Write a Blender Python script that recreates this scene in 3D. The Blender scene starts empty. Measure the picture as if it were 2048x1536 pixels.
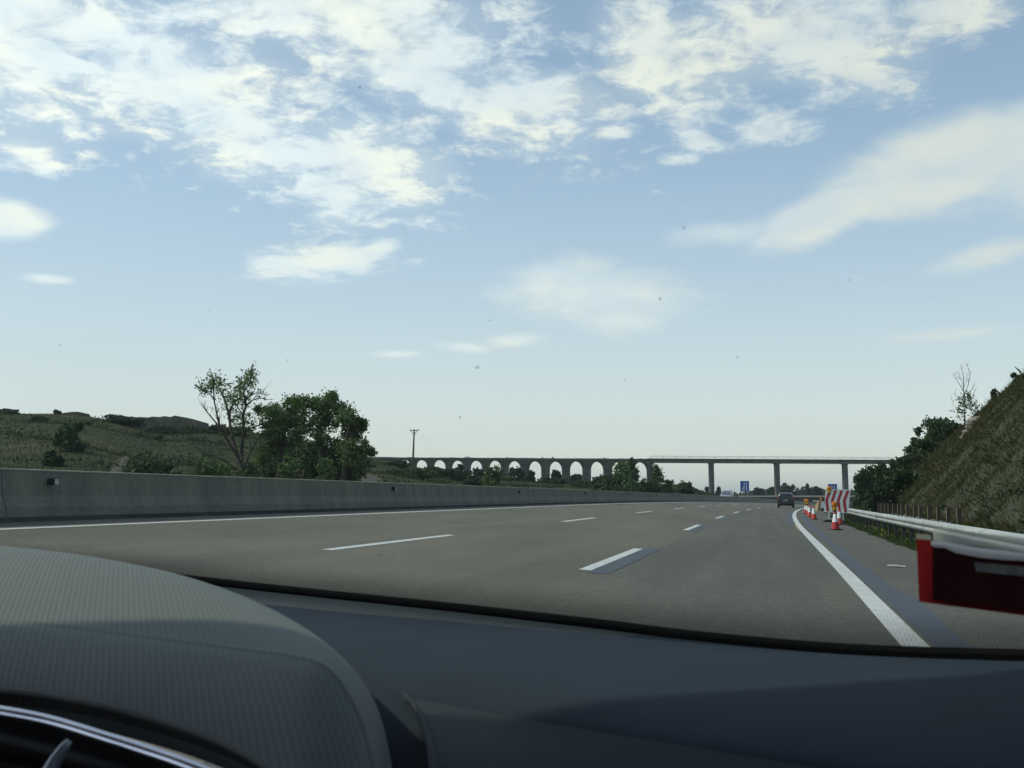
import bpy, math, random
import numpy as np
from mathutils import Vector, Matrix, geometry

# ------------------------------------------------------------------ camera, sky, sun, exposure
S = bpy.context.scene
F = 2200.0                      # focal length in photo pixels (2048 wide)
YAW, PIT, EYE = 0.2289, 0.1022, 1.0926
cd = bpy.data.cameras.new('camera')
cam = bpy.data.objects.new('camera', cd)
S.collection.objects.link(cam)
S.camera = cam
cam.location = (0, 0, EYE)
cam.rotation_euler = (math.pi / 2 + PIT, 0, YAW)
cd.sensor_width = 36.0
cd.lens = F / 2048 * 36
cd.clip_start = 0.02
cd.clip_end = 20000
cd.dof.use_dof = True
cd.dof.focus_distance = 60
cd.dof.aperture_fstop = 24.0
S.view_settings.view_transform = 'Standard'
S.view_settings.look = 'None'
S.view_settings.exposure = 0.0
S.view_settings.gamma = 1
S.cycles.max_bounces = 8
S.cycles.transparent_max_bounces = 16
S.cycles.volume_bounces = 0
S.cycles.caustics_reflective = False
S.cycles.caustics_refractive = False

SUN_EL, SUN_AZ = math.radians(46), math.radians(-100)     # azimuth from +Y towards +X


def ray(px, py):
    r, u, w = px - 1024.0, -(py - 768.0), F
    cp, sp = math.cos(PIT), math.sin(PIT)
    Y = w * cp - u * sp
    Z = w * sp + u * cp
    cy, sy = math.cos(YAW), math.sin(YAW)
    return (r * cy - Y * sy, r * sy + Y * cy, Z)


def chart(px, py):
    """direction of a photo point as (u, v) on the tangent plane facing azimuth 0.2289 rad left of north"""
    x, y, z = ray(px, py)
    cy, sy = math.cos(YAW), math.sin(YAW)
    X = x * cy + y * sy
    Yd = -x * sy + y * cy
    return X / Yd, z / Yd


def P(px, py, Y):
    x, y, z = ray(px, py)
    k = Y / y
    return Vector((x * k, Y, EYE + z * k))


class NT:
    def __init__(self, tree):
        self.t = tree; self.n = tree.nodes; self.l = tree.links
    def new(self, typ, **kw):
        nd = self.n.new(typ)
        for k, v in kw.items():
            setattr(nd, k, v)
        return nd
    def link(self, a, b):
        self.l.new(a, b)
    def put(self, sock, v):
        if hasattr(v, 'node'):
            self.l.new(v, sock)
        else:
            sock.default_value = v
    def math(self, op, a, b=0.0, c=0.0, clamp=False):
        nd = self.new('ShaderNodeMath', operation=op, use_clamp=clamp)
        self.put(nd.inputs[0], a); self.put(nd.inputs[1], b)
        self.put(nd.inputs[2], c)
        return nd.outputs[0]
    def smooth(self, x, lo, hi):
        nd = self.new('ShaderNodeMapRange', interpolation_type='SMOOTHSTEP')
        self.put(nd.inputs['Value'], x)
        self.put(nd.inputs['From Min'], lo); self.put(nd.inputs['From Max'], hi)
        return nd.outputs['Result']
    def noise(self, vec, scale, detail=4, rough=0.5, dist=0.0):
        nd = self.new('ShaderNodeTexNoise')
        if vec is not None: self.put(nd.inputs['Vector'], vec)
        nd.inputs['Scale'].default_value = scale
        nd.inputs['Detail'].default_value = detail
        nd.inputs['Roughness'].default_value = rough
        nd.inputs['Distortion'].default_value = dist
        return nd.outputs['Fac']
    def mix(self, f, a, b, blend='MIX'):
        nd = self.new('ShaderNodeMix', data_type='RGBA', blend_type=blend)
        self.put(nd.inputs[0], f)
        for s, v in ((nd.inputs[6], a), (nd.inputs[7], b)):
            if isinstance(v, tuple): v = tuple(v[:3]) + (1,)
            self.put(s, v)
        return nd.outputs[2]


world = bpy.data.worlds.new('World'); S.world = world
world.use_nodes = True
w = NT(world.node_tree); w.n.clear()
tc = w.new('ShaderNodeTexCoord')
sky = w.new('ShaderNodeTexSky', sky_type='NISHITA')
sky.sun_disc = False
sky.sun_elevation = SUN_EL
sky.sun_rotation = SUN_AZ
sky.air_density = 1.0; sky.dust_density = 1.4; sky.ozone_density = 2.6
sky.altitude = 100
tcz = w.new('ShaderNodeSeparateXYZ'); w.link(tc.outputs['Generated'], tcz.inputs[0])
veil = w.math('ADD', 0.24, w.math('MULTIPLY', w.smooth(tcz.outputs[2], 0.42, 0.0), 0.42))      # thin high veil, thicker towards the horizon
skyc = w.mix(veil, sky.outputs[0], w.mix(w.smooth(tcz.outputs[2], 0.0, 0.35), (5.9, 6.2, 6.4), (4.5, 5.7, 7.3)))
bg1 = w.new('ShaderNodeBackground'); w.link(skyc, bg1.inputs[0]); bg1.inputs[1].default_value = 0.15
sep = w.new('ShaderNodeSeparateXYZ')
rot = w.new('ShaderNodeVectorRotate', rotation_type='Z_AXIS')
w.link(tc.outputs['Generated'], rot.inputs['Vector']); rot.inputs['Angle'].default_value = -YAW
w.link(rot.outputs[0], sep.inputs[0])
dy = w.math('MAXIMUM', sep.outputs[1], 0.05)
U = w.math('DIVIDE', sep.outputs[0], dy)
V = w.math('DIVIDE', sep.outputs[2], dy)
comb = w.new('ShaderNodeCombineXYZ')
w.put(comb.inputs[0], U); w.put(comb.inputs[1], w.math('MULTIPLY', V, 1.0))
uv = comb.outputs[0]
# a flat cloud deck seen in perspective: deck coordinates
den = w.math('ADD', w.math('MAXIMUM', sep.outputs[2], 0.0), 0.16)
dk = w.new('ShaderNodeCombineXYZ')
w.put(dk.inputs[0], w.math('DIVIDE', sep.outputs[0], den)); w.put(dk.inputs[1], w.math('DIVIDE', sep.outputs[1], den))
deck = dk.outputs[0]
warp = w.new('ShaderNodeTexNoise'); w.link(deck, warp.inputs['Vector']); warp.inputs['Scale'].default_value = 3.0
warp.inputs['Detail'].default_value = 3
n_big = w.noise(deck, 3.2, 3, 0.55)
n_mid = w.noise(deck, 11.0, 8, 0.62, 0.35)
n_fine = w.noise(deck, 30.0, 6, 0.65, 0.5)


def blob(px, py, rx, ry, ang=0):
    """1 at the centre, 0 at the rim and negative outside, of an elliptical cloud"""
    u0, v0 = chart(px, py)
    a = math.radians(ang)
    du = w.math('SUBTRACT', U, u0); dv = w.math('SUBTRACT', V, v0)
    ca, sa = math.cos(a), math.sin(a)
    e1 = w.math('ADD', w.math('MULTIPLY', du, ca), w.math('MULTIPLY', dv, sa))
    e2 = w.math('SUBTRACT', w.math('MULTIPLY', dv, ca), w.math('MULTIPLY', du, sa))
    e1 = w.math('MULTIPLY', e1, F / rx); e2 = w.math('MULTIPLY', e2, F / ry)
    r = w.math('SQRT', w.math('ADD', w.math('MULTIPLY', e1, e1), w.math('MULTIPLY', e2, e2)))
    return w.math('SUBTRACT', 1.0, r)


def union(lst):
    r = lst[0]
    for b in lst[1:]:
        nd = w.new('ShaderNodeMath', operation='SMOOTH_MAX')
        w.put(nd.inputs[0], r); w.put(nd.inputs[1], b); nd.inputs[2].default_value = 0.25
        r = nd.outputs[0]
    return r


# puffy, torn clouds
puffy = union([blob(*b) for b in [
    (60, 60, 330, 260, -10), (330, 150, 360, 150, -18), (640, 10, 520, 110, -8),
    (480, 250, 230, 120, -35), (700, 330, 210, 130, -12), (690, 400, 90, 60, 20), (830, 130, 420, 110, -24),
    (1040, 190, 230, 85, -12), (1330, 110, 190, 130, -35), (1620, 60, 330, 130, 8),
    (1700, 150, 160, 60, -8), (1880, 30, 180, 60, 10), (1545, 255, 95, 42, 10), (1385, 275, 60, 25, -20),
    (1230, 262, 60, 22, 8), (1355, 318, 45, 16, 0), (60, 310, 80, 40, -20)]])
wisp = union([blob(*b) for b in [(650, 522, 165, 44, 5), (560, 525, 75, 26, -4), (735, 510, 70, 32, 20)]])
soft = union([blob(*b) for b in [
    (1920, 320, 340, 110, 17), (2150, 290, 320, 150, 14), (1640, 430, 200, 62, 22),
    (0, 440, 120, 52, -8), (-120, 430, 160, 70, 0)]])
soft2 = union([blob(*b) for b in [(1470, 466, 170, 34, 4),
    (1200, 590, 260, 80, -3), (1120, 560, 160, 60, 10), (1240, 640, 120, 40, 0), (1980, 510, 170, 34, 16),
    (1030, 680, 80, 20, 4), (930, 695, 70, 14, -4), (1900, 668, 170, 15, 4), (95, 558, 70, 14, -2), (790, 708, 60, 11, 0)]])
c1 = w.math('ADD', w.math('MULTIPLY', puffy, 0.85), w.math('MULTIPLY', w.math('SUBTRACT', n_mid, 0.52), 2.3))
c1 = w.math('ADD', c1, w.math('MULTIPLY', w.math('SUBTRACT', n_fine, 0.5), 0.75))
thin = w.math('ADD', 0.74, w.math('MULTIPLY', w.smooth(n_mid, 0.34, 0.62), 0.25))
d1 = w.math('MULTIPLY', w.smooth(c1, -0.22, 0.60), thin)
d1 = w.math('MAXIMUM', d1, w.math('MULTIPLY', w.smooth(w.math('ADD', puffy, w.math('MULTIPLY', w.math('SUBTRACT', n_big, 0.5), 0.8)), -0.15, 0.5), 0.26))
c4 = w.math('ADD', w.math('MULTIPLY', wisp, 0.9), w.math('MULTIPLY', w.math('SUBTRACT', n_mid, 0.46), 1.9))
d4 = w.math('MULTIPLY', w.smooth(c4, -0.1, 0.7), 0.78)
c2 = w.math('ADD', soft, w.math('MULTIPLY', w.math('SUBTRACT', n_big, 0.5), 0.5))
c2 = w.math('ADD', c2, w.math('MULTIPLY', w.math('SUBTRACT', n_mid, 0.5), 0.42))
d2 = w.math('MULTIPLY', w.smooth(c2, -0.05, 0.5), 0.78)
c3 = w.math('ADD', soft2, w.math('MULTIPLY', w.math('SUBTRACT', n_mid, 0.5), 0.9))
d3 = w.math('MULTIPLY', w.smooth(c3, -0.05, 0.85), 0.62)
dens = w.math('MAXIMUM', w.math('MAXIMUM', d1, d4), w.math('MAXIMUM', d2, d3))
dens = w.math('MULTIPLY', dens, 0.96)
shade = w.smooth(n_big, 0.40, 0.62)
glow = w.smooth(U, 0.5, -0.5)                      # clouds nearer the sun are brighter
ccol = w.mix(shade, (0.82, 0.90, 1.0), (0.98, 1.0, 0.97))
bg2 = w.new('ShaderNodeBackground'); w.link(ccol, bg2.inputs[0])
w.put(bg2.inputs[1], w.math('ADD', 0.88, w.math('MULTIPLY', glow, 0.30)))
ms = w.new('ShaderNodeMixShader'); w.put(ms.inputs[0], dens)
w.link(bg1.outputs[0], ms.inputs[1]); w.link(bg2.outputs[0], ms.inputs[2])
wo = w.new('ShaderNodeOutputWorld'); w.link(ms.outputs[0], wo.inputs[0])

sl = bpy.data.lights.new('sun', 'SUN'); sl.energy = 2.3; sl.angle = math.radians(1.6); sl.color = (1.0, 0.95, 0.84)
so = bpy.data.objects.new('sun', sl); S.collection.objects.link(so)
sd = Vector((math.sin(SUN_AZ) * math.cos(SUN_EL), math.cos(SUN_AZ) * math.cos(SUN_EL), math.sin(SUN_EL)))
so.rotation_euler = sd.to_track_quat('Z', 'Y').to_euler()
so.location = sd * 50

# ------------------------------------------------------------------ helpers
rnd = random.Random(7)
rng = np.random.default_rng(11)
C = S.collection


class MB:
    """collects faces and links them as ONE mesh object"""
    def __init__(self):
        self.v = []; self.f = []
    def add(self, vs, fs):
        o = len(self.v)
        self.v += [tuple(p) for p in vs]
        self.f += [tuple(i + o for i in f) for f in fs]
        return self
    def box(self, c, s, rz=0, rx=0, ry=0):
        M = Matrix.Rotation(rz, 3, 'Z') @ Matrix.Rotation(rx, 3, 'X') @ Matrix.Rotation(ry, 3, 'Y')
        vs = [Vector(c) + M @ Vector((a * s[0] / 2, b * s[1] / 2, d * s[2] / 2)) for a in (-1, 1) for b in (-1, 1) for d in (-1, 1)]
        return self.add(vs, [(0, 1, 3, 2), (4, 6, 7, 5), (0, 4, 5, 1), (2, 3, 7, 6), (0, 2, 6, 4), (1, 5, 7, 3)])
    def tube(self, pts, rs, n=8, cap=True):
        pts = [Vector(p) for p in pts]
        if not hasattr(rs, '__len__'): rs = [rs] * len(pts)
        vs = []; fs = []
        up = Vector((0, 0, 1))
        for i, p in enumerate(pts):
            d = (pts[min(i + 1, len(pts) - 1)] - pts[max(i - 1, 0)])
            d = d.normalized() if d.length > 1e-9 else up
            a = d.orthogonal().normalized() if abs(d.z) > 0.95 else d.cross(up).normalized()
            if abs(d.z) > 0.95:
                a = (Vector((1, 0, 0)) - d * d.x).normalized()
            b = d.cross(a)
            for k in range(n):
                t = 2 * math.pi * k / n
                vs.append(p + (a * math.cos(t) + b * math.sin(t)) * rs[i])
        for i in range(len(pts) - 1):
            for k in range(n):
                fs.append((i * n + k, i * n + (k + 1) % n, (i + 1) * n + (k + 1) % n, (i + 1) * n + k))
        if cap:
            fs.append(tuple(range(n - 1, -1, -1)))
            fs.append(tuple((len(pts) - 1) * n + k for k in range(n)))
        return self.add(vs, fs)
    def lathe(self, prof, n=20, o=(0, 0, 0)):
        vs = []; fs = []
        for r, z in prof:
            for k in range(n):
                t = 2 * math.pi * k / n
                vs.append((o[0] + r * math.cos(t), o[1] + r * math.sin(t), o[2] + z))
        for i in range(len(prof) - 1):
            for k in range(n):
                fs.append((i * n + k, i * n + (k + 1) % n, (i + 1) * n + (k + 1) % n, (i + 1) * n + k))
        fs.append(tuple(range(n - 1, -1, -1)))
        fs.append(tuple((len(prof) - 1) * n + k for k in range(n)))
        return self.add(vs, fs)
    def grid(self, rows, close=False):
        m = len(rows[0]); vs = [p for r in rows for p in r]; fs = []
        for i in range(len(rows) - 1):
            for k in range(m - (0 if close else 1)):
                k2 = (k + 1) % m
                fs.append((i * m + k, i * m + k2, (i + 1) * m + k2, (i + 1) * m + k))
        return self.add(vs, fs)
    def prism(self, poly, fn, a, b):
        """poly: 2-D outline; fn(u, v, t) -> point; from t=a to t=b"""
        n = len(poly)
        vs = [fn(u, v, a) for u, v in poly] + [fn(u, v, b) for u, v in poly]
        fs = [tuple(range(n)), tuple(range(2 * n - 1, n - 1, -1))] + [(k, k + n, (k + 1) % n + n, (k + 1) % n) for k in range(n)]
        return self.add(vs, fs)
    def build(self, name, mat, parent=None, smooth=False, loc=None, bevel=0):
        me = bpy.data.meshes.new(name)
        vs = self.v
        if loc is not None:
            vs = [(p[0] - loc[0], p[1] - loc[1], p[2] - loc[2]) for p in vs]
        me.from_pydata(vs, [], self.f); me.update()
        import bmesh
        bm = bmesh.new(); bm.from_mesh(me)
        bmesh.ops.recalc_face_normals(bm, faces=bm.faces)
        bm.to_mesh(me); bm.free()
        if smooth:
            me.polygons.foreach_set('use_smooth', [True] * len(me.polygons))
        me.materials.append(mat)
        o = bpy.data.objects.new(name, me); C.objects.link(o)
        if loc is not None: o.location = loc
        if parent is not None: o.parent = parent
        if bevel:
            m = o.modifiers.new('bevel', 'BEVEL'); m.width = bevel; m.segments = 2; m.limit_method = 'ANGLE'
        return o


def np_mesh(name, V, faces_per, mat, parent=None):
    """V: (n*faces_per, 3) array, every faces_per consecutive vertices one face"""
    n = len(V) // faces_per
    me = bpy.data.meshes.new(name)
    me.vertices.add(len(V)); me.vertices.foreach_set('co', V.astype(np.float32).ravel())
    me.loops.add(len(V)); me.loops.foreach_set('vertex_index', np.arange(len(V), dtype=np.int32))
    me.polygons.add(n)
    me.polygons.foreach_set('loop_start', np.arange(0, len(V), faces_per, dtype=np.int32))
    me.polygons.foreach_set('loop_total', np.full(n, faces_per, dtype=np.int32))
    me.update(calc_edges=True); me.validate()
    me.materials.append(mat)
    o = bpy.data.objects.new(name, me); C.objects.link(o)
    if parent is not None: o.parent = parent
    return o


def tag(o, label=None, cat=None, group=None, kind=None):
    if label: o['label'] = label
    if cat: o['category'] = cat
    if group: o['group'] = group
    if kind: o['kind'] = kind
    return o


def thing(name, label, cat, loc=(0, 0, 0), rz=0, group=None):
    o = bpy.data.objects.new(name, None); C.objects.link(o)
    o.location = loc; o.rotation_euler = (0, 0, rz); o.empty_display_size = 0.2
    return tag(o, label, cat, group)


def copy_tree(o, parent=None):
    c = o.copy(); C.objects.link(c); c.parent = parent
    for ch in [x for x in C.objects if x.parent == o]:
        copy_tree(ch, c)
    return c


def mat(name, col, rough=0.8, var=0.0, scale=4.0, col2=None, metal=0.0, bump=0.0, bscale=40.0, spec=0.5, lo=0.35, hi=0.65,
        detail=5, stretch=None, fine=0.0, fscale=60.0, streak=0.0):
    m = bpy.data.materials.new(name); m.use_nodes = True
    t = NT(m.node_tree); bs = t.n['Principled BSDF']
    bs.inputs['Roughness'].default_value = rough
    bs.inputs['Metallic'].default_value = metal
    bs.inputs['Specular IOR Level'].default_value = spec
    tcn = t.new('ShaderNodeTexCoord')
    vec = tcn.outputs['Object']
    if stretch:
        mp = t.new('ShaderNodeMapping'); t.link(vec, mp.inputs[0]); mp.inputs['Scale'].default_value = stretch
        vec2 = mp.outputs[0]
    else:
        vec2 = vec
    c = tuple(col[:3]) + (1,)
    if col2 is None:
        col2 = tuple(x * (1 - var) for x in col)
    f = t.smooth(t.noise(vec2, scale, detail, 0.6), lo, hi)
    out = t.mix(f, tuple(col2), tuple(col))
    if fine:
        g = t.noise(vec, fscale, 2, 0.6)
        g = t.math('ADD', t.math('MULTIPLY', g, 0.6), t.math('MULTIPLY', t.noise(vec, fscale * 0.27, 3, 0.7), 0.4))
        g = t.smooth(g, 0.36, 0.64)
        g = t.math('ADD', 1 - fine, t.math('MULTIPLY', g, 2 * fine))
        cx = t.new('ShaderNodeVectorMath', operation='SCALE'); t.link(out, cx.inputs[0]); t.put(cx.inputs['Scale'], g)
        out = cx.outputs[0]
    if streak:
        mp2 = t.new('ShaderNodeMapping'); t.link(vec, mp2.inputs[0]); mp2.inputs['Scale'].default_value = (1.35, 0.012, 1)
        g2 = t.smooth(t.noise(mp2.outputs[0], 1.0, 3, 0.55), 0.35, 0.65)
        g3 = t.smooth(t.noise(vec, 0.12, 4, 0.6), 0.35, 0.7)
        g2 = t.math('ADD', 1 - streak, t.math('MULTIPLY', t.math('ADD', t.math('MULTIPLY', g2, 0.65), t.math('MULTIPLY', g3, 0.35)), 2 * streak))
        cx2 = t.new('ShaderNodeVectorMath', operation='SCALE'); t.link(out, cx2.inputs[0]); t.put(cx2.inputs['Scale'], g2)
        out = cx2.outputs[0]
    t.link(out, bs.inputs['Base Color'])
    if bump:
        b = t.new('ShaderNodeBump'); b.inputs['Strength'].default_value = bump
        b.inputs['Distance'].default_value = 0.02
        t.put(b.inputs['Height'], t.noise(vec, bscale, 4, 0.6)); t.link(b.outputs[0], bs.inputs['Normal'])
    return m


def leafmat(name, cols, rough=0.6, trans=0.25, scale=0.8):
    """per-leaf colour spread plus slow drift through the crown"""
    m = bpy.data.materials.new(name); m.use_nodes = True
    t = NT(m.node_tree); bs = t.n['Principled BSDF']
    bs.inputs['Roughness'].default_value = rough
    bs.inputs['Specular IOR Level'].default_value = 0.25
    gi = t.new('ShaderNodeNewGeometry')
    r = gi.outputs['Random Per Island']
    tcn = t.new('ShaderNodeTexCoord')
    nz = t.noise(tcn.outputs['Object'], scale, 3, 0.6)
    f = t.math('ADD', t.math('MULTIPLY', r, 0.55), t.math('MULTIPLY', nz, 0.9))
    f = t.math('SUBTRACT', f, 0.22)
    cr = t.new('ShaderNodeValToRGB'); t.put(cr.inputs[0], f)
    cr.color_ramp.elements[0].color = tuple(cols[0]) + (1,)
    cr.color_ramp.elements[1].color = tuple(cols[-1]) + (1,)
    for i, c_ in enumerate(cols[1:-1]):
        e = cr.color_ramp.elements.new((i + 1) / (len(cols) - 1)); e.color = tuple(c_) + (1,)
    t.link(cr.outputs[0], bs.inputs['Base Color'])
    tr = t.new('ShaderNodeBsdfTranslucent'); t.link(cr.outputs[0], tr.inputs[0])
    mx = t.new('ShaderNodeMixShader'); mx.inputs[0].default_value = trans
    t.link(bs.outputs[0], mx.inputs[1]); t.link(tr.outputs[0], mx.inputs[2])
    t.link(mx.outputs[0], t.n['Material Output'].inputs[0])
    return m


# ------------------------------------------------------------------ road geometry
Y0, RAD, KZ, YK, BANK = 36.17, 1741.0, 2.634e-5, 50.1, 0.0646
YSTOP = 297.0


def CX(Y):
    if Y <= Y0: return 0.0
    if Y <= YSTOP: return (Y - Y0) ** 2 / (2 * RAD)
    return (YSTOP - Y0) ** 2 / (2 * RAD) + (Y - YSTOP) * (YSTOP - Y0) / RAD


def DZ(Y):
    if Y <= YK: return 0.0
    if Y <= 420: return -KZ * (Y - YK) ** 2
    return -KZ * (420 - YK) ** 2 - (1 - math.exp(-(Y - 420) / 60)) * 0.9


def R(s, Y, up=0.0):
    """a point of the banked, curving carriageway: s metres right of the camera's line"""
    return Vector((s + CX(Y), Y, -BANK * s + DZ(Y) + up))


def on_road(px, py):
    x, y, z = ray(px, py)
    k = 1.0 / y
    lo, hi = 3.0, 150.0
    g = lambda Y: EYE + z * k * Y - R(x * k * Y - CX(Y), Y).z
    for _ in range(60):
        mid = (lo + hi) / 2
        if g(mid) > 0: lo = mid
        else: hi = mid
    Y = (lo + hi) / 2
    return Y, x * k * Y - CX(Y)


def Y_at(px, s):
    """distance at which the photo column px first crosses (or comes nearest to) the line s"""
    x, y, z = ray(px, 985)
    f = lambda Y: (x / y * Y - CX(Y) - s) * (1 if s > 0 else -1)
    best, by = -1e9, 1.0
    Y = 1.0
    while Y < 1500:
        v = f(Y)
        if v >= 0:
            lo, hi = Y - 0.5, Y
            for _ in range(30):
                mid = (lo + hi) / 2
                if f(mid) < 0: lo = mid
                else: hi = mid
            return (lo + hi) / 2
        if v > best: best, by = v, Y
        Y += 0.5
    return by


def ys(a, b, n0=2.0):
    out = [a]
    while out[-1] < b:
        out.append(min(b, out[-1] + max(n0, out[-1] * 0.04)))
    return out


def strip(name, s0, s1, Ya, Yb, up, m, parent=None, n0=1.0):
    b = MB()
    f0 = s0 if callable(s0) else (lambda y: s0)
    f1 = s1 if callable(s1) else (lambda y: s1)
    rows = []
    for y in ys(Ya, Yb, n0):
        a_, b_ = f0(y), f1(y)
        n = max(1, int(abs(b_ - a_) / 1.5))
        rows.append([R(a_ + (b_ - a_) * i / n, y, up) for i in range(n + 1)])
    b.grid(rows)
    return b.build(name, m, parent)


def sweep(name, prof, s, Ya, Yb, m, parent=None, n0=1.0, smooth=False, closed=True, yl=None):
    b = MB()
    rows = [[R(s + ds * 1.0, y, dz + BANK * ds) for ds, dz in prof] for y in (yl or ys(Ya, Yb, n0))]
    b.grid(rows, close=closed)
    if closed:
        n = len(prof)
        b.f.append(tuple(range(n))); b.f.append(tuple(len(b.v) - n + k for k in range(n)))
    return b.build(name, m, parent, smooth=smooth)


M_asph = mat('asphalt_worn', (0.135, 0.125, 0.090), 0.85, col2=(0.102, 0.095, 0.070), scale=0.42, bump=0.5, bscale=90, fine=0.28, fscale=45, stretch=(1, 0.25, 1), streak=0.10)
M_asph2 = mat('asphalt_resurfaced', (0.108, 0.106, 0.079), 0.85, col2=(0.082, 0.081, 0.062), scale=0.42, bump=0.6, bscale=80, fine=0.34, fscale=38, stretch=(1.6, 0.18, 1), streak=0.12)
M_asph3 = mat('asphalt_shoulder', (0.112, 0.106, 0.084), 0.88, col2=(0.088, 0.085, 0.068), scale=0.7, bump=0.6, bscale=80, fine=0.36, fscale=40)
M_patch = mat('blacked_out_marking', (0.052, 0.062, 0.078), 0.6, col2=(0.042, 0.050, 0.062), scale=2, bump=0.3, bscale=90, fine=0.2, fscale=50)
M_white = mat('road_paint_white', (0.60, 0.62, 0.58), 0.6, col2=(0.50, 0.51, 0.47), scale=5, fine=0.12, fscale=55, bump=0.2, bscale=90)
M_yel = mat('road_paint_yellow', (0.42, 0.30, 0.09), 0.7, var=0.3, scale=6)
M_conc = mat('barrier_concrete', (0.245, 0.24, 0.178), 0.9, col2=(0.178, 0.176, 0.134), scale=0.9, bump=0.3, bscale=30, fine=0.14, fscale=25, stretch=(1, 1.9, 0.35), lo=0.32, hi=0.68)
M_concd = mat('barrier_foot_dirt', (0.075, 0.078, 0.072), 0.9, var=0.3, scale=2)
M_concl = mat('barrier_sunlit_top', (0.46, 0.42, 0.30), 0.9, col2=(0.34, 0.31, 0.22), scale=3)  # sunlight on the wall top, put into a paler, yellower colour
M_steel = mat('galvanised_steel', (0.42, 0.44, 0.42), 0.55, col2=(0.27, 0.29, 0.28), scale=2.2, metal=0.1, fine=0.08, fscale=30)
M_dark = mat('dark_steel', (0.035, 0.034, 0.032), 0.7, var=0.4, scale=6)
M_rub = mat('black_rubber', (0.018, 0.018, 0.02), 0.75, var=0.3, scale=8)
M_wht = mat('white_sheeting', (0.86, 0.88, 0.83), 0.45, var=0.05, scale=4)
M_red = mat('red_sheeting', (0.47, 0.035, 0.05), 0.45, var=0.12, scale=5)
M_redor = mat('orange_red_plastic', (0.62, 0.075, 0.03), 0.5, col2=(0.50, 0.055, 0.03), scale=6)
M_redp = mat('red_plastic', (0.50, 0.03, 0.035), 0.5, col2=(0.40, 0.025, 0.03), scale=6)
M_blue = mat('blue_sign_face', (0.02, 0.085, 0.34), 0.5, var=0.1, scale=3)
M_amb = mat('amber_lens', (0.80, 0.27, 0.01), 0.25, col2=(0.6, 0.17, 0.01), scale=14)
M_yelp = mat('yellow_lamp_body', (0.62, 0.40, 0.03), 0.45, var=0.15, scale=9)

# ------------------------------------------------------------------ ground
def wide_ground():
    b = MB()
    Ys = [-60, -20, 0, 20, 45, 70, 100, 130, 160, 200, 250, 300, 360, 420, 500, 600, 800, 1100, 1600, 2400, 3600, 6000]
    Xs = [-6000, -2500, -1200, -600, -300, -150, -80, -40, -20, 0, 20, 40, 80, 150, 300, 600, 1200, 2500, 6000]
    rows = []
    for y in Ys:
        rows.append([Vector((x, y, -1.0 + DZ(y) * 1.15)) for x in Xs])
    b.grid(rows)
    M = mat('field_ground', (0.095, 0.10, 0.045), 0.95, col2=(0.05, 0.065, 0.03), scale=0.02)
    return tag(b.build('ground', M), kind='structure')


wide_ground()
tag(strip('road', -11.3, -2.03, -6, 420, 0.0, M_asph), kind='structure')
tag(strip('resurfaced_lane', -2.03, 1.35, -6, 420, 0.0, M_asph2), kind='structure')
tag(strip('hard_shoulder', 1.35, lambda y: 3.40 + 0.06 * math.sin(y * 0.9) + 0.04 * math.sin(y * 2.3), -6, 420, 0.0, M_asph3, n0=0.5), kind='structure')

def pl(pts):
    xs = [p[0] for p in pts]; vs = [p[1] for p in pts]
    return lambda y: float(np.interp(y, xs, vs))


# markings: lane dashes (5.9 m every 17.6 m), edge lines
XR = 1.125
LW = 0.16
DASH_Y = [14.2 + 17.55 * n for n in range(-1, 9)]
for n, y in enumerate(DASH_Y):
    for si, yo2 in ((XR - 3.5, 0.0), (XR - 7.0, -0.15)):
        o = strip('lane_dash', si - LW / 2 + 0.03, si + LW / 2 + 0.03, y + yo2, y + yo2 + 6.0, 0.004, M_white, n0=1.5)
        tag(o, kind='structure')
    if 0 < n < 6:
        so_ = 0.30 if n < 3 else 0.22
        yo = 0.4
        o = strip('blacked_out_dash', XR - 3.5 + 0.115, XR - 3.5 + 0.115 + 0.27, y - yo - (0.5 if n > 1 else 0), y + 6.2 + yo, 0.004, M_patch, n0=1.5)
        tag(o, kind='structure')
tag(strip('edge_line', pl([(8, XR - 0.16), (18, XR - 0.125)]), pl([(8, XR + 0.065), (18, XR + 0.10)]), -2, 230, 0.004, M_white), kind='structure')
tag(strip('edge_line', -10.22, -10.04, -2, 230, 0.004, M_white), kind='structure')


tag(strip('blacked_out_line', pl([(0, 1.26), (13, 1.245), (16, 1.265), (20, 1.29), (27, 1.40), (45, 1.47), (80, 1.55)]),
          pl([(0, 1.56), (10.5, 1.55), (12, 1.62), (13.5, 1.66), (16, 1.56), (20, 1.58), (27, 1.62), (45, 1.74), (80, 1.86)]), 2, 80, 0.004, M_patch, n0=0.6), kind='structure')
tag(strip('blacked_out_line', pl([(46, 0.66), (80, 0.64)]), pl([(46, 0.98), (80, 0.97)]), 46.5, 95, 0.004, M_patch), kind='structure')
tag(strip('old_yellow_line', 0.93, pl([(38, 0.935), (41, 0.985), (47, 0.985), (48, 0.94)]), 38, 48, 0.0045, M_yel), kind='structure')

# opposite carriageway, level, beyond the median wall
b = MB()
rows = []
for y in ys(-6, 420, 4):
    z = -BANK * -11.3 + DZ(y)
    rows.append([Vector((CX(y) + s, y, z + 0.0)) for s in (-24.5, -20, -16, -11.62)])
b.grid(rows)
tag(b.build('opposite_road', M_asph), kind='structure')

# ------------------------------------------------------------------ median wall
WB = 11.03                     # foot of the wall, metres left
wall = thing('median_wall', 'long grey concrete median wall with a sunlit top edge left of the motorway', 'wall', R(-WB - 0.3, 10))
yl = ys(-4, 330, 2.0)


def rel(o, p):
    o.parent = p
    o.matrix_parent_inverse = Matrix.Translation(p.location).inverted()
    return o


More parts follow.
